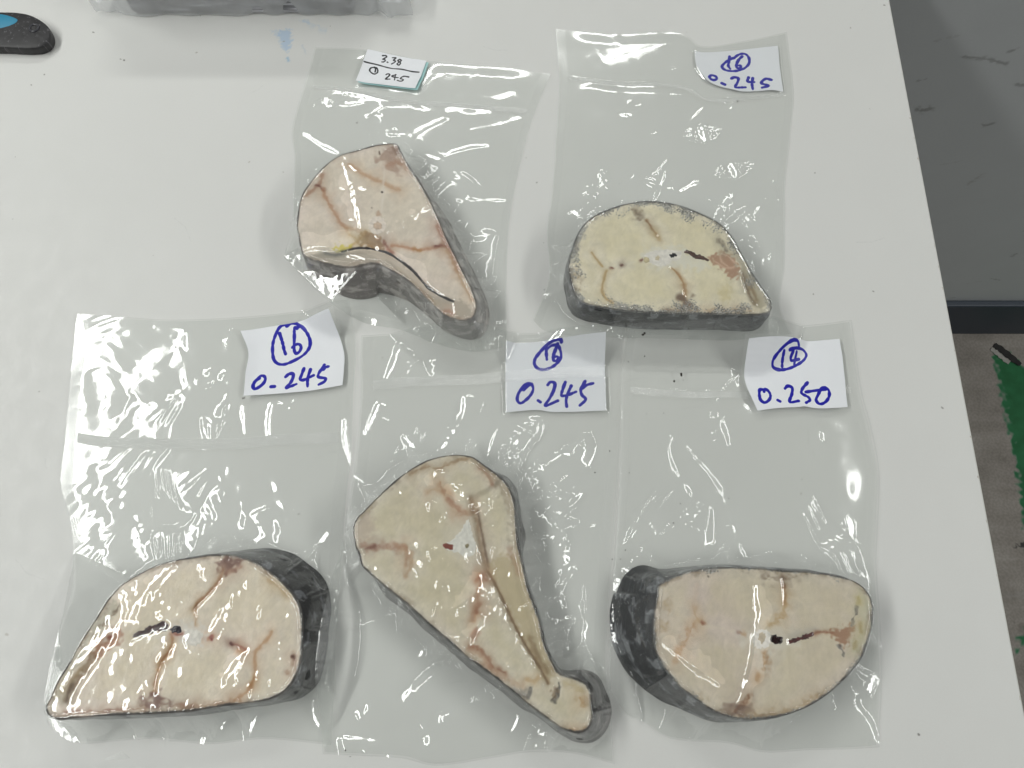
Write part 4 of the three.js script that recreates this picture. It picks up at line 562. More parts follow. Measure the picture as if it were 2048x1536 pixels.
function makeBag(b) {
  const rnd = mulberry(900 + b.n), box = b.specks;
  for (let i = 0; box && i < box[4]; i++) {                                  // short puckers where film clings to wet flesh
    const x = lerp(box[0], box[2], rnd()), y = lerp(box[1], box[3], rnd()), a = 1.2 + 1.1 * rnd() + (rnd() < 0.25 ? 1.4 : 0), l = 6 + 18 * rnd() ** 2;
    b.creases.push([[[x, y], [x + Math.cos(a) * l * 0.5 + 2 * rnd(), y + Math.sin(a) * l * 0.5], [x + Math.cos(a + 0.3) * l, y + Math.sin(a + 0.3) * l]], 0.2, 1.2 + 1.1 * rnd(), 'on']);
  }
  const st = steaks[b.n], base = (b.lift ?? 0.5) * MM, under = tented(0.8), hp = 1.5 * MM;
  const ed = (k, brk) => edgeCurve(plan(b[k], hp), brk, b.vb);
  const S = coons(ed('top'), ed('bottom'), ed('left', b.brk?.[0]), ed('right', b.brk?.[1]));
  const NU = b.nu ?? 300, NV = b.nv ?? 450, g = thing('vacuum_bag', b.label, 'plastic bag', 'clear vacuum bags with fish steaks');
  // back film
  {
    const U = 110, V = 160, pos = [], uv = [], idx = [];
    for (let j = 0; j <= V; j++) for (let i = 0; i <= U; i++) { const [x, z] = S(0.004 + 0.992 * i / U, 0.003 + 0.994 * j / V); pos.push(x, at(under, x, z) + 0.25 * MM, z); uv.push(x, z); }
    for (let j = 0; j < V; j++) for (let i = 0; i < U; i++) { const a = j * (U + 1) + i; idx.push(a, a + U + 1, a + 1, a + 1, a + U + 1, a + U + 2); }
    part('back_film', geo(pos, uv, idx), backMat, g);
  }
  const rays = [], ls = labelSpots[b.n], lab0 = makeLabel(ls, () => 0, base + 2.5 * MM), lp = lab0.poly;
  const labelDist = (x, z) => { let d = 1; for (let i = 0, j = lp.length - 1; i < lp.length; j = i++) d = Math.min(d, segDist(x, z, lp[j], lp[i])[0]); return inside(x, z, lp) ? -d : d; };
  const lx = lp.map((p) => p[0]), lz = lp.map((p) => p[1]), LB = [Math.min(...lx) - 0.02, Math.min(...lz) - 0.02, Math.max(...lx) + 0.02, Math.max(...lz) + 0.02];
  for (let i = 0; i < (b.rays ?? 9); i++) {
    const k = Math.floor(rnd() * 260), A = st.out[(k + 257) % 260], B = st.out[(k + 3) % 260], p = st.out[k], l = Math.hypot(B[0] - A[0], B[1] - A[1]); let nx = (B[1] - A[1]) / l, nz = -(B[0] - A[0]) / l; if (inside(p[0] + nx * 0.001, p[1] + nz * 0.001, st.out)) { nx = -nx; nz = -nz; }
    const a = (rnd() - 0.5) * 1.5, c = Math.cos(a), s_ = Math.sin(a), dx = nx * c - nz * s_, dz = nx * s_ + nz * c, len = 0.012 + 0.045 * rnd() ** 1.3, bow = (rnd() - 0.5) * 0.25, o1 = 0.001 + 0.01 * rnd();
    rays.push([[0, 0.33, 0.66, 1].map((t) => [p[0] + dx * (o1 + len * t) - dz * bow * len * Math.sin(t * 3.1), p[1] + dz * (o1 + len * t) + dx * bow * len * Math.sin(t * 3.1)]), 0.3 + 0.5 * rnd(), 1.5 + 3.4 * rnd() ** 1.5]);
  }
  for (let i = 0; i < (b.stray ?? 3); i++) {
    const p = S(0.12 + 0.76 * rnd(), 0.06 + 0.86 * rnd() ** 0.9), a = 0.4 + 2.4 * rnd(), l = 0.006 + 0.022 * rnd() ** 2, k = (rnd() - 0.5) * 1.2;
    rays.push([[[p[0], p[1]], [p[0] + Math.cos(a) * l * 0.5, p[1] + Math.sin(a) * l * 0.5], [p[0] + Math.cos(a) * l * 0.5 + Math.cos(a + k) * l * 0.5, p[1] + Math.sin(a) * l * 0.5 + Math.sin(a + k) * l * 0.5]], 0.2 + 0.3 * rnd(), 0.9 + 1.1 * rnd()]);
  }
  const creases = rays.map(([pts, hh, ww]) => ['plan', pts, hh, ww]).concat(b.creases.map((c) => [null, ...c])).map(([how, pts, hh, ww, kind]) => { const c = smooth(how ? pts : plan(pts, kind === 'on' ? st.T + MM : 3 * MM), false, Math.max(10, pts.length * 7)); const xs = c.map((p) => p[0]), zs = c.map((p) => p[1]), m = ww * 4 * MM; const y = kind === 'on' ? st.T : 3 * MM; return { c, h: hh * MM, w: ww * (how ? 1.45 : ww >= 6 && kind !== 'on' ? 1.9 : kind === 'on' && ww >= 2 ? 1.75 : 1.45) * MM, kind, lean: leanOf(c, y), box: [Math.min(...xs) - m, Math.min(...zs) - m, Math.max(...xs) + m, Math.max(...zs) + m] }; });
  const seed = 100 * b.n + 7, tents = (b.tents ?? []).map((t) => t.map(([x, y, h]) => [...P(x, y, h * MM), h * MM]));
  function film(x, z, u, v) {
    const d = st.sample(st.D, x, z) ?? 0.2, eu = Math.min(u, 1 - u), edge = sstep(b.su * 0.8, b.su + 0.16, eu) * sstep(0, 0.05, v) * sstep(0, 0.05, 1 - v), bandD = b.vb === undefined ? 1 : Math.abs(v - b.vb - b.vw / 2) - b.vw / 2, band = sstep(-0.002, 0.03, bandD);
    const ld = x > LB[0] && x < LB[2] && z > LB[1] && z < LB[3] ? labelDist(x, z) : 0.05, lf = sstep(-0.002, 0.012, ld);
    // crumples
    const header = v < (b.vb ?? b.fold ?? 0), amp = (header ? b.ah : b.ap * (b.low === undefined ? 1 : lerp(1, b.low, sstep(0.4, 0.55, v)))) * band, q = warp(x, z, 38, 0.006), q2 = warp(x + 3, z, 90, 0.003), on = sstep(0.004, -0.004, d), puff = (header ? b.puffH ?? 1.2 : b.puffP ?? 2) * edge * (0.65 + 0.35 * band);
    const ca = Math.cos(b.ang ?? 0.6), sa = Math.sin(b.ang ?? 0.6), rx = q[0] * ca + q[1] * sa, rz = -q[0] * sa + q[1] * ca;
    let cr = amp * (3.2 * facets(rx / 0.022, rz / 0.040, seed) + 0.4 * facets((q2[0] * sa + q2[1] * ca) / 0.008, (q2[0] * ca - q2[1] * sa) / 0.014, seed + 1));
    // patches stay smooth, others crumple
    cr *= sstep(-0.35, 0.45, fbm(x * 22 + seed, z * 22, 2) + (b.busy ?? 0));
    cr += 0.45 * fbm(x * 26, z * 26 + seed, 2);
    let ridge = 0, tight = 0, calm = 1;
    for (const k of creases) {
      if (x < k.box[0] || x > k.box[2] || z < k.box[1] || z > k.box[3]) continue;
      let dd = 1, f = 0, sd = 0, g_ = 0; const n = k.c.length - 1;
      for (let i = 0; i < n; i++) { const A = k.c[i], B = k.c[i + 1], [e, t] = segDist(x, z, A, B); if (e < dd) { dd = e; f = (i + t) / n; g_ = lerp(k.lean[i], k.lean[i + 1], t); const l = Math.hypot(B[0] - A[0], B[1] - A[1]); sd = ((x - A[0]) * -(B[1] - A[1]) + (z - A[1]) * (B[0] - A[0])) / l; } }
      const w = k.w * (0.55 + 0.5 * Math.sin(f * Math.PI)) * (1 + 0.3 * N1(f * 5 + k.h * 1e5, 2)), q = dd / w, ends = sstep(0, 0.1, f) * sstep(0, 0.1, 1 - f), bend = g_ * (1.14 + 0.06 * N2(f * 9, k.h * 1e5)) * sd * Math.exp(-(q * q) * 0.8) * ends + 0.12 * k.h * Math.max(0, 1 - q) * ends;
      calm = Math.min(calm, 1 - 0.95 * Math.exp(-q * q * 0.35) * ends);
      if (k.kind === 'on') tight += bend; else ridge += bend;
    }
    cr *= calm;
    const keep = edge * 0.9 + 0.1;
    let y = base + 0.3 * MM + (puff + cr * keep) * MM * (0.12 + 0.88 * lf) * (1 - on * 0.7) + ridge * (0.2 + 0.8 * lf) * (1 - on);
    y += 0.35 * MM * (N1(u * 4 + seed, v * 4) + 0.6) * (1 - edge);                                    // edges ripple a little
    y = Math.max(y, base + (0.12 + 0.1 * N2(x * 80, z * 80)) * MM);
    // stretched over the steak
    if (d < 0.06) {
      const T = st.T + 0.55 * MM;
      if (d <= 0) { const th = st.topH(x, z, d), lim = st.T - 0.0006; y = Math.max(y, (th < lim ? lim - (lim - th) * 0.3 : th) + 0.45 * MM + tight + MM * 0.62 * b.cling * (facets(x / 0.0042, z / 0.0085, seed + 5) + 0.6 * facets(z / 0.0032, x / 0.005, seed + 6)) * sstep(-0.1, 0.5, fbm(x * 60, z * 60 + seed, 2))); }
      if (d > -0.002) {
        const fl = st.sample(st.FL, x, z), s = st.near(x, z) ?? 0, fan = 1 - Math.abs(N1(s * b.fanF * 0.55 + seed, 1)), fan2 = 1 - Math.abs(N2(s * b.fanF * 1.6, 4 + seed)), reach = fl + (4.5 + 13 * fan ** 4 + 2 * fan2 ** 3) * MM * b.fan;
        const dd = Math.max(0, d), wall = dd < fl ? st.T * (1 - (dd / fl) ** 1.15) + 1.3 * MM : 0;
        const rg = dd > 0 ? ridge * 0.7 * sstep(0, 0.003, dd) : 0;
        y = Math.max(y, wall, wall + rg, T * Math.max(0, 1 - dd / reach) ** 1.9 + base + rg + tight * Math.max(0, 1 - dd / reach));
      }
    }
    for (const [A, B, C] of tents) {
      const D = (B[1] - C[1]) * (A[0] - C[0]) + (C[0] - B[0]) * (A[1] - C[1]), p = ((B[1] - C[1]) * (x - C[0]) + (C[0] - B[0]) * (z - C[1])) / D, q_ = ((C[1] - A[1]) * (x - C[0]) + (A[0] - C[0]) * (z - C[1])) / D, t = 1 - p - q_;
      if (p > -0.02 && q_ > -0.02 && t > -0.02) y = Math.max(y, p * A[2] + q_ * B[2] + t * C[2] + 0.25 * MM * fbm(x * 70, z * 70 + seed, 2));
    }
    return Math.max(y, at(under, x, z) + 0.6 * MM);
  }
  // label inside: lies under the film
  let labelH = null;
  const paperCurl = (u, v) => (ls.curl ?? 0.8) * ((2 * u - 1) ** 2 * 0.7 + (v > 0.7 ? (v - 0.7) * 2.5 : 0) + 0.35 * N1(u * 2.2 + b.n * 9, v * 2));
  if (ls.inside) labelH = (x, z, u, v) => at(under, x, z) + base + (0.5 + Math.max(0, paperCurl(u, v))) * MM;
  const X = new Float32Array((NU + 1) * (NV + 1) * 3);
  for (let j = 0, k = 0; j <= NV; j++) for (let i = 0; i <= NU; i++, k += 3) {
    const u = i / NU, v = j / NV, [x, z] = S(u, v); let y = film(x, z, u, v);
    if (ls.inside) { const ld = x > LB[0] && x < LB[2] && z > LB[1] && z < LB[3] ? labelDist(x, z) : 1; if (ld < 0.004) y = Math.max(y, at(under, x, z) + base + 2.6 * MM * sstep(0.004, -0.001, ld)); }
    X[k] = x; X[k + 1] = y; X[k + 2] = z;
  }
  // one pass of softening: film has some thickness to its bends
  const Y = new Float32Array((NU + 1) * (NV + 1));
  for (let j = 0; j <= NV; j++) for (let i = 0; i <= NU; i++) {
    const g_ = (a, c) => X[(clamp(c, 0, NV) * (NU + 1) + clamp(a, 0, NU)) * 3 + 1];
    Y[j * (NU + 1) + i] = Math.max(g_(i, j) * 0.4 + 0.15 * (g_(i - 1, j) + g_(i + 1, j) + g_(i, j - 1) + g_(i, j + 1)), 0);
  }
  for (let k = 0; k < Y.length; k++) { X[k * 3 + 1] = Y[k]; splat(X[k * 3], X[k * 3 + 2], Y[k]); }
  const normalsFrom = geo(X, null, (() => { const id = []; for (let j = 0; j < NV; j++) for (let i = 0; i < NU; i++) { const a = j * (NU + 1) + i; id.push(a, a + NU + 1, a + 1, a + 1, a + NU + 1, a + NU + 2); } return id; })()).attributes.normal.array;
  const block = (name, i0, i1, j0, j1, mat) => {
    const pos = [], nor = [], uv = [], idx = [], w = i1 - i0 + 1;
    for (let j = j0; j <= j1; j++) for (let i = i0; i <= i1; i++) { const k = (j * (NU + 1) + i) * 3; pos.push(X[k], X[k + 1], X[k + 2]); nor.push(normalsFrom[k], normalsFrom[k + 1], normalsFrom[k + 2]); uv.push(X[k], X[k + 2]); }
    for (let j = 0; j < j1 - j0; j++) for (let i = 0; i < w - 1; i++) { const a = j * w + i; idx.push(a, a + w, a + 1, a + 1, a + w, a + w + 1); }
    const gm = new THREE.BufferGeometry(); gm.setAttribute('position', new THREE.Float32BufferAttribute(pos, 3)); gm.setAttribute('normal', new THREE.Float32BufferAttribute(nor, 3)); gm.setAttribute('uv', new THREE.Float32BufferAttribute(uv, 2)); gm.setIndex(idx);
    return part(name, gm, mat, g);
  };
  const a = Math.round(b.su * NU), c = NU - a;
  block('side_seal', 0, a, 0, NV, sideMat); block('side_seal', c, NU, 0, NV, sideMat);
  if (b.vb !== undefined) {
    const j0 = Math.round(b.vb * NV), j1 = Math.round((b.vb + b.vw) * NV);
    block('header_film', a, c, 0, j0, filmMat); block('heat_seal', a, c, j0, j1, sealMat); block('pouch_film', a, c, j1, NV, filmMat);
  } else block('pouch_film', a, c, 0, NV, filmMat);
  // the label
  let heightAt = labelH;
  if (!ls.inside) {
    const top = (x, z) => { let m = 0; for (let a_ = -4; a_ <= 4; a_ += 2) for (let c_ = -4; c_ <= 4; c_ += 2) m = Math.max(m, at(stack, x + a_ * MM, z + c_ * MM)); return m; };
    heightAt = (x, z, u, v) => { let m = 0; for (const [p, q] of [[0, 0], [3, 0], [-3, 0], [0, 3], [0, -3]]) m += top(x + p * MM, z + q * MM); return m / 5 + (ls.lift * 0.4 + Math.max(0, paperCurl(u, v)) * ls.lift) * MM; };
  }
  const lab = makeLabel(ls, heightAt, base + 2.5 * MM), lm = new THREE.MeshPhysicalMaterial({ map: lab.texture, roughness: 0.45, side: THREE.DoubleSide });
  const lt = thing('paper_label', ls.label, 'label', paperGroup); part('paper', lab.geometry, lm, lt);
  if (b.n === 0) {
    const pos = lab.geometry.attributes.position.array.slice(); const o2 = P(694, 100, 0), o1 = P(690, 97.5, 0);
    for (let k = 0; k < pos.length; k += 3) { pos[k] += o2[0] - o1[0]; pos[k + 1] -= 0.5 * MM; pos[k + 2] += o2[1] - o1[1]; }
    const gm = new THREE.BufferGeometry(); gm.setAttribute('position', new THREE.BufferAttribute(pos, 3)); gm.setIndex(lab.geometry.index); gm.computeVertexNormals();
    part('backing_slip', gm, new THREE.MeshPhysicalMaterial({ color: new THREE.Color().setRGB(0.42, 0.70, 0.70), roughness: 0.5, side: THREE.DoubleSide }), lt).userData.label = 'pale teal backing slip';
  }
}
makeBag({
  n: 0, label: 'clear bag at the back left holding the pale steak, its lower edge folded under', tents: [[[597, 496, 15.6], [567, 514, 12], [662, 604, 13.7]], [[597, 496, 15.6], [714, 545, 21.2], [662, 604, 13.7]], [[714, 545, 21.2], [662, 604, 13.7], [800, 640, 5]]], su: 0.035, lift: 0.5, ah: 0.15, ap: 0.16, fold: 0.2, puffP: 1.1, busy: -0.1, fanF: 55, fan: 1.1, cling: 0.08, ang: 0.9, vb: 0.155, vw: 0.02, brk: [0.19, 0.15],
  top: [[630, 93], [735, 98], [850, 120], [1000, 133], [1102, 146]], left: [[630, 93], [613, 156], [584, 260], [588, 310], [586, 400], [582, 470], [567, 514]], right: [[1102, 146], [1066, 235], [1040, 331], [1020, 435], [1013, 560], [1014, 690]], bottom: [[567, 514], [612, 562], [660, 606], [730, 646], [800, 660], [880, 690], [960, 704], [1014, 690]],
  creases: [[[[805, 318], [838, 270], [905, 235]], 3, 6], [[[815, 330], [870, 320], [925, 300], [990, 290]], 2.5, 5], [[[840, 360], [890, 330], [915, 345]], 2.2, 4], [[[860, 395], [900, 372], [928, 340]], 3, 7], [[[995, 455], [988, 500], [978, 570], [970, 650]], 4, 6], [[[880, 415], [940, 400], [1020, 400]], 1.2, 3], [[[655, 200], [690, 210], [730, 205]], 1.6, 4], [[[730, 240], [790, 205], [850, 215]], 1.6, 5], [[[650, 190], [655, 215]], 1.5, 4], [[[600, 260], [640, 290], [680, 310]], 1.4, 4], [[[560, 516], [600, 498], [660, 502], [720, 520], [800, 560], [870, 640]], 2, 5, 'on'], [[[680, 312], [698, 360], [710, 410], [722, 466]], 0.7, 2.6, 'on'], [[[868, 410], [820, 440], [766, 472]], 0.9, 2.8, 'on'], [[[762, 478], [752, 490], [756, 500]], 0.6, 2.4, 'on'], [[[740, 610], [790, 640], [850, 665]], 2.5, 5], [[[760, 585], [790, 560], [805, 580]], 2, 4], [[[600, 520], [650, 535], [708, 548]], 3, 7], [[[870, 190], [960, 210], [1040, 180]], 1.5, 6], [[[930, 260], [990, 250], [1050, 230]], 1.2, 5]],
});
makeBag({
  n: 1, label: 'clear bag at the back right holding the frosted steak, with a folded header', su: 0.04, lift: 0.5, ah: 0.14, ap: 0.14, puffP: 2, puffH: 1.2, busy: -0.15, fanF: 45, fan: 1, cling: 0.06, ang: 1.2, vb: 0.19, vw: 0.014, brk: [0.165, 0.215],
  top: [[1111, 57], [1214, 67], [1330, 62], [1374, 71], [1400, 90], [1480, 82], [1574, 63]], left: [[1111, 57], [1118, 161], [1112, 274], [1105, 379], [1094, 466], [1098, 553], [1066, 640]], right: [[1574, 63], [1588, 191], [1581, 274], [1571, 379], [1570, 531], [1562, 610], [1584, 668]], bottom: [[1066, 640], [1090, 662], [1200, 674], [1340, 678], [1480, 680], [1584, 668]],
  creases: [[[[1253, 225], [1258, 275], [1285, 310], [1300, 330]], 2.8, 6], [[[1262, 350], [1290, 365], [1318, 388]], 2.2, 5], [[[1400, 215], [1425, 232], [1455, 245]], 3, 8], [[[1398, 250], [1404, 268], [1412, 285]], 1.6, 4], [[[1458, 325], [1468, 345], [1474, 356]], 1.6, 4], [[[1538, 372], [1552, 380], [1560, 400]], 2, 5], [[[1455, 446], [1478, 424], [1496, 408]], 2, 3.5], [[[1496, 470], [1515, 500], [1545, 508]], 2, 4], [[[1140, 420], [1155, 432], [1168, 445]], 2, 5], [[[1170, 380], [1185, 390], [1190, 398]], 1.5, 4], [[[1260, 200], [1264, 205], [1266, 212]], 1.2, 3], [[[1310, 200], [1312, 215]], 1.2, 3], [[[1330, 320], [1342, 328], [1346, 335]], 1.4, 4], [[[1345, 180], [1355, 183], [1365, 178]], 1.5, 4], [[[1370, 75], [1385, 130], [1410, 170], [1460, 190]], 2, 6], [[[1200, 130], [1280, 100], [1360, 80]], 1.6, 7], [[[1350, 390], [1400, 365], [1470, 370], [1540, 400]], 1.2, 4]],
});
makeBag({
  rays: 13, stray: 5, n: 2, label: 'clear bag at the front left holding the half-moon steak, with a crumpled header', tents: [[[91, 1409, 23], [241, 1170, 23], [150, 1112, 2]], [[91, 1409, 23], [150, 1112, 2], [120, 1262, 2]]], specks: [250, 1130, 590, 1400, 34], low: 0.4, su: 0.045, lift: 1.0, ah: 0.5, ap: 0.36, puffP: 1.6, puffH: 1.5, busy: 0.12, fanF: 50, fan: 1.15, cling: 0.5, ang: 0.5, vb: 0.312, vw: 0.026, brk: [0.312, 0.325],
  top: [[155, 627], [213, 631], [342, 639], [492, 633], [600, 622], [706, 612]], left: [[155, 627], [150, 661], [140, 766], [128, 899], [121, 962], [140, 1040], [146, 1100], [142, 1170], [118, 1260], [96, 1350], [88, 1420], [97, 1450]], right: [[706, 612], [712, 700], [706, 800], [703, 900], [692, 1000], [682, 1150], [672, 1300], [662, 1490]], bottom: [[97, 1450], [126, 1474], [160, 1486], [292, 1478], [425, 1488], [525, 1478], [662, 1490]],
  creases: [[[[160, 632], [172, 690], [165, 710]], 2.4, 7], [[[178, 735], [186, 790], [196, 828]], 2.2, 5], [[[252, 792], [300, 742], [362, 688]], 3, 8], [[[372, 650], [374, 740], [366, 800], [346, 848], [308, 880]], 3.2, 6], [[[270, 820], [300, 858], [350, 880]], 2.6, 7], [[[398, 842], [430, 836], [450, 838]], 2.2, 5], [[[400, 900], [425, 862], [436, 846]], 2.4, 5], [[[430, 758], [472, 770], [486, 830], [492, 880]], 1.6, 3], [[[388, 765], [405, 755], [430, 758]], 1.6, 3], [[[545, 798], [538, 840], [540, 885]], 2, 4], [[[690, 830], [688, 880], [706, 935]], 2.4, 5], [[[185, 925], [200, 980], [228, 1040]], 2.4, 5], [[[150, 972], [190, 1010], [228, 1042]], 2, 4], [[[245, 930], [248, 980], [244, 1030]], 1.8, 4], [[[330, 960], [360, 1000], [398, 1022]], 2.6, 6], [[[398, 1022], [425, 985], [450, 975]], 2.2, 5], [[[470, 1050], [540, 1015], [622, 992]], 2.8, 5], [[[300, 1060], [345, 1050], [365, 1045]], 2.4, 8], [[[195, 1050], [198, 1085], [220, 1100]], 2.4, 4], [[[270, 1050], [285, 1090], [300, 1120]], 2.4, 4], [[[148, 1100], [190, 1150], [200, 1150]], 2.2, 5], [[[330, 1120], [380, 1065], [440, 1040]], 3, 6], [[[495, 1097], [560, 1050], [600, 1030]], 2, 4], [[[610, 1140], [640, 1090], [660, 1060]], 2, 4], [[[358, 1116], [305, 1172], [248, 1234]], 1.8, 5.5, 'on'], [[[350, 1130], [300, 1190], [262, 1238]], 1, 2.2, 'on'], [[[505, 1300], [470, 1330], [440, 1380]], 0.8, 2.6, 'on'], [[[470, 1200], [440, 1230], [420, 1260]], 0.8, 2.2, 'on'], [[[250, 1240], [200, 1285], [120, 1345]], 1.5, 3, 'on'], [[[200, 1146], [238, 1180], [252, 1240]], 1.3, 2.5, 'on'], [[[626, 1390], [628, 1430], [640, 1458]], 1.6, 3]],
});
makeBag({
  rays: 16, stray: 4, n: 3, label: 'clear bag at the front middle holding the long tapering steak, overlapping its neighbours', specks: [730, 930, 1060, 1330, 64], low: 0.2, su: 0.045, lift: 1.3, ah: 0.3, ap: 0.26, puffP: 1.5, puffH: 1.1, busy: 0.02, fanF: 60, fan: 1.25, cling: 0.8, ang: 0.8, vb: 0.118, vw: 0.026, brk: [0.128, 0.090],
  top: [[723, 671], [796, 667], [952, 667], [1100, 666], [1243, 668]], left: [[723, 671], [721, 721], [722, 790], [710, 931], [687, 1072], [666, 1179], [648, 1307], [643, 1435], [646, 1508]], right: [[1243, 668], [1242, 860], [1234, 1000], [1222, 1150], [1213, 1300], [1220, 1420], [1229, 1528]], bottom: [[646, 1508], [704, 1510], [811, 1516], [866, 1531], [982, 1516], [1067, 1503], [1152, 1508], [1229, 1528]],
  creases: [[[[800, 668], [790, 710], [768, 765]], 2, 4], [[[815, 696], [845, 695], [865, 730], [878, 755]], 2.6, 6], [[[846, 700], [848, 730], [862, 758]], 2, 4], [[[928, 785], [926, 828], [890, 900]], 2.2, 4], [[[890, 900], [882, 875], [905, 850], [926, 840]], 1.6, 3], [[[760, 800], [745, 830], [728, 875]], 2.4, 5], [[[800, 875], [820, 890], [835, 905]], 1.8, 4], [[[1014, 962], [1010, 920], [1006, 895]], 2.4, 4], [[[1014, 962], [1050, 900], [1075, 870], [1085, 830]], 3.2, 5], [[[1010, 895], [1040, 895], [1060, 860]], 1.8, 4], [[[1016, 962], [1080, 925], [1140, 900], [1172, 862]], 3, 5], [[[1172, 862], [1185, 890], [1168, 935]], 2.6, 6], [[[1020, 968], [1040, 985], [1048, 1000]], 2.4, 4], [[[1030, 1000], [1060, 1040], [1102, 1095]], 3.4, 8], [[[1150, 942], [1110, 970], [1082, 1000], [1090, 1025], [1120, 1040], [1180, 1052], [1208, 1045]], 2.4, 4], [[[1090, 1020], [1125, 1060], [1140, 1120], [1165, 1160]], 1.6, 3], [[[1125, 1095], [1128, 1200], [1142, 1330]], 1.8, 4], [[[1150, 1170], [1165, 1210], [1168, 1270], [1150, 1340]], 2, 4], [[[1065, 1140], [1090, 1230], [1110, 1300], [1124, 1345]], 3, 5], [[[1060, 1465], [1075, 1470], [1090, 1458], [1105, 1465]], 2, 5], [[[890, 950], [935, 1000]], 0.8, 2, 'on'], [[[870, 940], [872, 975]], 0.8, 2.4, 'on'], [[[1000, 1205], [965, 1245], [935, 1290]], 1, 2.4, 'on'], [[[985, 1165], [945, 1195], [905, 1225]], 0.8, 2.4, 'on'], [[[968, 1140], [950, 1180]], 0.7, 2, 'on'], [[[690, 1140], [695, 1160], [710, 1190]], 2, 6], [[[670, 1470], [760, 1485], [860, 1500]], 1.4, 5]],
});
makeBag({
  rays: 8, stray: 2, n: 4, label: 'clear bag at the front right holding the oval steak, with two long curved creases', su: 0.04, lift: 1.6, ah: 0.12, ap: 0.1, puffP: 2.0, puffH: 1.0, busy: -0.2, fanF: 45, fan: 1.1, cling: 0.2, ang: 1.0, vb: 0.165, vw: 0.02, brk: [0.165, 0.175],
  top: [[1246, 668], [1400, 662], [1560, 655], [1640, 648], [1702, 640]], left: [[1246, 668], [1242, 800], [1240, 900], [1234, 1050], [1226, 1150], [1220, 1250], [1211, 1376]], right: [[1702, 640], [1724, 789], [1740, 848], [1758, 945], [1757, 1011], [1752, 1120], [1760, 1247], [1763, 1372], [1757, 1494]], bottom: [[1211, 1376], [1249, 1426], [1289, 1446], [1336, 1475], [1461, 1487], [1524, 1504], [1620, 1500], [1700, 1498], [1757, 1494]],
  creases: [[[[1348, 866], [1336, 895], [1340, 925], [1375, 985], [1390, 1005]], 2.8, 5], [[[1348, 866], [1385, 915], [1430, 970], [1455, 1035], [1466, 1070], [1464, 1110]], 3.2, 5], [[[1380, 1000], [1395, 1012], [1412, 1008], [1418, 1060], [1452, 1122]], 2.8, 5], [[[1376, 1055], [1395, 1025], [1410, 1014]], 1.6, 3], [[[1412, 862], [1435, 845], [1448, 870], [1455, 898]], 2.4, 5], [[[1638, 862], [1640, 885]], 1.6, 4], [[[1622, 1000], [1630, 1025]], 1.4, 5], [[[1690, 1030], [1700, 1060], [1690, 1090]], 1.8, 4], [[[1640, 1100], [1670, 1085], [1700, 1070]], 1.4, 6], [[[1275, 1030], [1295, 1045], [1312, 1075]], 2, 6], [[[1512, 1150], [1510, 1195], [1516, 1232], [1503, 1258], [1500, 1295], [1486, 1355], [1450, 1405]], 1.6, 3, 'on'], [[[1518, 1240], [1512, 1300], [1498, 1360], [1470, 1410], [1432, 1430]], 1.0, 2.4, 'on'], [[[1310, 1280], [1420, 1360], [1470, 1390]], 0.6, 3, 'on'], [[[1700, 1395], [1720, 1420], [1745, 1440], [1752, 1490]], 2.4, 5], [[[1560, 1460], [1555, 1480], [1540, 1500]], 2, 4], [[[1755, 1350], [1745, 1380], [1752, 1400]], 2, 5], [[[1640, 700], [1600, 720], [1480, 790]], 1.2, 6], [[[1290, 690], [1340, 720], [1480, 740], [1490, 760]], 1.4, 6], [[[1270, 1150], [1300, 1140], [1310, 1185], [1300, 1220]], 2, 4]],
});

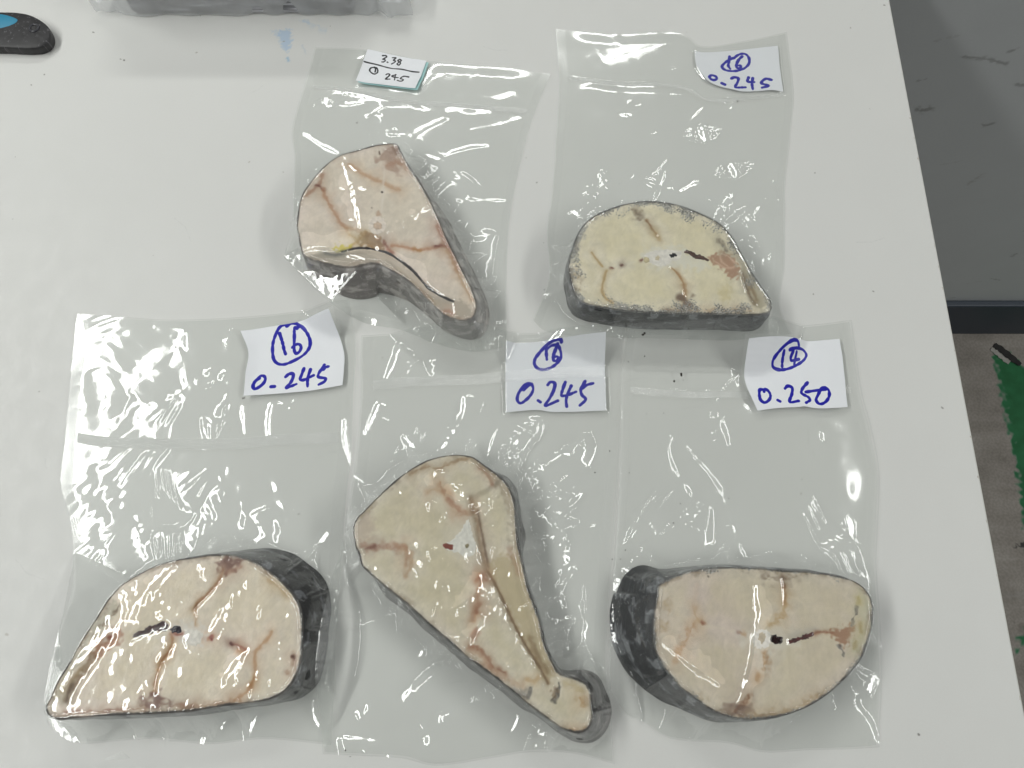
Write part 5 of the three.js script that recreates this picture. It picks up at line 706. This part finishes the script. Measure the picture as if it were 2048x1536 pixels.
// ---------------------------------------------------------------- small things
// knife-like tool handle, only its end in view
{
  const H = 0.0075, out = smooth([[-260, 22], [-120, 22], [0, 23], [35, 24], [59, 29], [81, 40], [94, 51], [100, 63], [100, 76], [94, 87], [82, 94], [59, 97], [0, 95], [-120, 96], [-260, 98]].map(([x, y]) => P(x, y, H)), true, 160);
  const t = thing('tool_handle', 'black rubber tool handle with a teal inlay at the far left', 'tool'), c = out.reduce((s, p) => [s[0] + p[0] / 160, s[1] + p[1] / 160], [0, 0]);
  const c2 = (p) => [Math.min(p[0], P(62, 60, H)[0]), P(60, 60, H)[1]];
  const rows = [[0.97, 0.0006], [0.99, 0.003], [1, 0.0055], [0.985, 0.0068], [0.95, 0.0075], [0.86, 0.0080], [0.6, 0.0084], [0.3, 0.0085], [0.0, 0.0085]], pos = [], uv = [], idx = [];
  out.forEach((p) => { const q = c2(p); rows.forEach(([f, y]) => { const s = f > 0.8 ? 1 : 1; const x = lerp(q[0], p[0], f), z = lerp(q[1], p[1], f) * s; pos.push(x, y + 0.00015 * N2(x * 300, z * 300), z); uv.push(x, z); }); });
  const R = rows.length; for (let i = 0; i < 160; i++) for (let r = 0; r + 1 < R; r++) { const a = i * R + r, b = (i + 1) % 160 * R + r; idx.push(a, a + 1, b, b, a + 1, b + 1); }
  const map = grainTexture(256, (u, v) => { const n = fbm(u * 9, v * 9, 4), s = sstep(0.35, 0.6, fbm(u * 22 + 4, v * 22, 4) + 0.2 * N2(u * 120, v * 120)); const k = 44 + 14 * n + 60 * s; return [k, k * 0.98, k * 1.02]; }, true); map.repeat.set(9, 9);
  part('grip', geo(pos, uv, idx), new THREE.MeshPhysicalMaterial({ map, roughness: 0.5, side: THREE.DoubleSide }), t);
  const inl = smooth([[-200, 30], [-60, 27], [0, 29], [22, 33], [38, 41], [30, 49], [14, 55], [0, 58], [-60, 61], [-200, 58]].map(([x, y]) => P(x, y, H + 0.0006)), true, 90), ci = P(-60, 43, H);
  const ip = [], ii = []; inl.forEach((p, i) => { ip.push(p[0], 0.0078, p[1], lerp(p[0], ci[0], 0.04), 0.0090, lerp(p[1], ci[1], 0.06), ci[0], 0.0091, ci[1]); const a = i * 3, b = (i + 1) % 90 * 3; ii.push(a, a + 1, b, b, a + 1, b + 1, a + 1, a + 2, b + 1); });
  part('teal_inlay', geo(ip, null, ii), new THREE.MeshPhysicalMaterial({ color: new THREE.Color(0x2f8cae), roughness: 0.45, side: THREE.DoubleSide }), t).userData.label = 'teal inlay on the handle';
  const hole = new THREE.Mesh(new THREE.TorusGeometry(0.0032, 0.0009, 10, 32), new THREE.MeshStandardMaterial({ color: 0x3c3c42, roughness: 0.35 })); hole.name = 'hanging_hole'; hole.rotation.x = Math.PI / 2; { const p = P(70, 58, H); hole.position.set(p[0], 0.0084, p[1]); } add(hole, t);
}
// package at the far edge: grey block in crinkled translucent wrap
{
  const t = thing('wrapped_package', 'grey block in crinkled translucent plastic at the far edge of the table', 'package');
  const a = P(268, 26), b = P(712, 24), W = b[0] - a[0], Dp = 0.075, Hh = 0.052, zf = P(480, 28)[1];
  const box = new THREE.Mesh(new RoundedBoxGeometry(W, Hh, Dp, 3, 0.0025), new THREE.MeshStandardMaterial({ map: grainTexture(256, (u, v) => { const n = fbm(u * 5, v * 5, 4); const k = 120 + 46 * n + 70 * sstep(0.0, 0.3, fbm(u * 3 + 9, v * 8, 3)); return [k, k, k * 1.03]; }, true), roughness: 0.7 }));
  box.name = 'block'; box.position.set((a[0] + b[0]) / 2, Hh / 2 + 0.0012, zf - Dp / 2 + 0.0006); add(box, t);
  // wrap: runs over the block from the front foot, with loose tails at both ends
  const NU = 220, NV = 110, pos = [], uv = [], idx = [], x0 = P(200, 0)[0], x1 = P(828, 14)[0];
  for (let j = 0; j <= NV; j++) for (let i = 0; i <= NU; i++) {
    const u = i / NU, v = j / NV, x = lerp(x0, x1, u), tail = sstep(a[0] + 0.002, a[0] - 0.012, x) + sstep(b[0] - 0.004, b[0] + 0.012, x), q = warp(x, v * 0.13, 60, 0.006);
    const c = 4.2 * facets((q[0] + q[1]) / 0.026, (q[1] - q[0] * 0.6) / 0.012, 61) + 1.6 * facets((q[1] - q[0]) / 0.012, q[0] / 0.01, 62), s = v * (Hh + Dp), top = lerp(Hh, 0.016 + 0.008 * N1(x * 40, 2), clamp(tail));
    let y, z; if (s < Hh) { y = 0.001 + Math.min(s, top); z = zf - Math.max(0, s - top) * 0.8; } else { y = Math.min(top, Hh) + 0.001; z = zf - (s - Hh) - (Hh - top) * 0.8; }
    const away = sstep(0, 0.2, v);
    pos.push(x + 0.3 * c * MM, Math.max(0.0008, y + (c * 0.5 + 1.2) * MM * away), z + (1.6 + 0.5 * Math.abs(c) * away) * MM + clamp(tail) * 0.006 * N2(x * 50, 7) + 0.002 * N3(x * 30, 3) * (1 - away)); uv.push(x, s);
  }
  for (let j = 0; j < NV; j++) for (let i = 0; i < NU; i++) { const k = j * (NU + 1) + i; idx.push(k, k + 1, k + NU + 1, k + 1, k + NU + 2, k + NU + 1); }
  part('plastic_wrap', geo(pos, uv, idx), new THREE.MeshPhysicalMaterial({ color: new THREE.Color().setRGB(0.9, 0.91, 0.92), transmission: 0.66, roughness: 0.24, side: THREE.DoubleSide, ior: 1.5, thickness: 0 }), t);
}
// crumbs on the right-hand bag
{
  const pos = [], idx = [], r = mulberry(77), ico = new THREE.IcosahedronGeometry(1, 1).attributes.position.array;
  const spots = [[1279, 684, 1.5], [1282, 682, 1.1], [1362, 750, 1.2], [1348, 763, 0.9], [1256, 725, 0.6], [1287, 717, 0.6], [1366, 676, 0.5], [1366, 761, 0.5], [1327, 827, 0.5], [1259, 945, 0.5], [1347, 1046, 0.8], [1220, 901, 0.7], [1225, 1118, 0.6], [1241, 1118, 0.6], [1251, 1100, 0.5], [1190, 945, 0.6], [1603, 959, 0.5], [1457, 997, 0.5], [1360, 1008, 0.5], [692, 1500, 0.6], [699, 1514, 0.5]];
  for (const [px, py, s] of spots) {
    const [x, z] = P(px, py, 0.003), y = at(stack, x, z) + 0.0003, k = r() * 9, st = 0.6 + r();
    for (let i = 0; i < ico.length; i += 3) { const n = 1 + 0.45 * N1(ico[i] * 1.4 + k, ico[i + 2] * 1.4 + ico[i + 1]); pos.push(x + ico[i] * s * n * MM * 0.6, y + ico[i + 1] * s * n * MM * 0.3, z + ico[i + 2] * s * n * MM * 0.6 * st); idx.push(pos.length / 3 - 1); }
  }
  const m = new THREE.Mesh(geo(pos, null, idx), new THREE.MeshStandardMaterial({ color: 0x2c2620, roughness: 0.8 })); m.name = 'crumbs'; m.userData = { kind: 'stuff', label: 'dark crumbs and specks lying on the front bags', category: 'crumbs' }; add(m);
}
// torn strip on the floor by the green paint
{
  const h = -TABLE_H, a = P(1988, 690, h), b = P(2040, 730, h), dx = b[0] - a[0], dz = b[1] - a[1], l = Math.hypot(dx, dz), nx = -dz / l, nz = dx / l, t = thing('floor_tape', 'torn dark and white strip on the floor at the tip of the green paint', 'tape');
  for (const [name, off, w, col, y] of [['dark_strip', 0.0, 0.007, 0x161412, 0.0015], ['pale_strip', 0.011, 0.005, 0x9c9a94, 0.0008]]) {
    const pos = [], idx = [];
    for (let i = 0; i <= 12; i++) { const f = i / 12 * (name === 'dark_strip' ? 1 : 0.7), ww = w * (0.5 + 0.5 * Math.sin(Math.PI * (0.15 + 0.75 * f))) * (1 + 0.3 * N1(i, off * 99)); for (const s of [-1, 1]) pos.push(a[0] + dx * f + nx * (off + s * ww), h + y + 0.002 * Math.abs(N2(i * 0.4, s)), a[1] + dz * f + nz * (off + s * ww)); if (i < 12) { const k = i * 2; idx.push(k, k + 1, k + 2, k + 1, k + 3, k + 2); } }
    part(name, geo(pos, null, idx), new THREE.MeshStandardMaterial({ color: col, roughness: 0.7, side: THREE.DoubleSide }), t);
  }
}
// scrap of clear film near the front edge
{
  const p = [[209, 1518], [248, 1502], [262, 1516], [226, 1520]].map(([x, y]) => P(x, y)), pos = [];
  p.forEach(([x, z], i) => pos.push(x, 0.0006 + 0.0006 * (i % 2), z));
  const m = new THREE.Mesh(geo(pos, null, [0, 3, 1, 1, 3, 2]), backMat); m.name = 'film_scrap'; m.userData = { label: 'small clear scrap of film lying below the half-moon steak', category: 'scrap' }; add(m);
}
renderer.render(scene, camera);
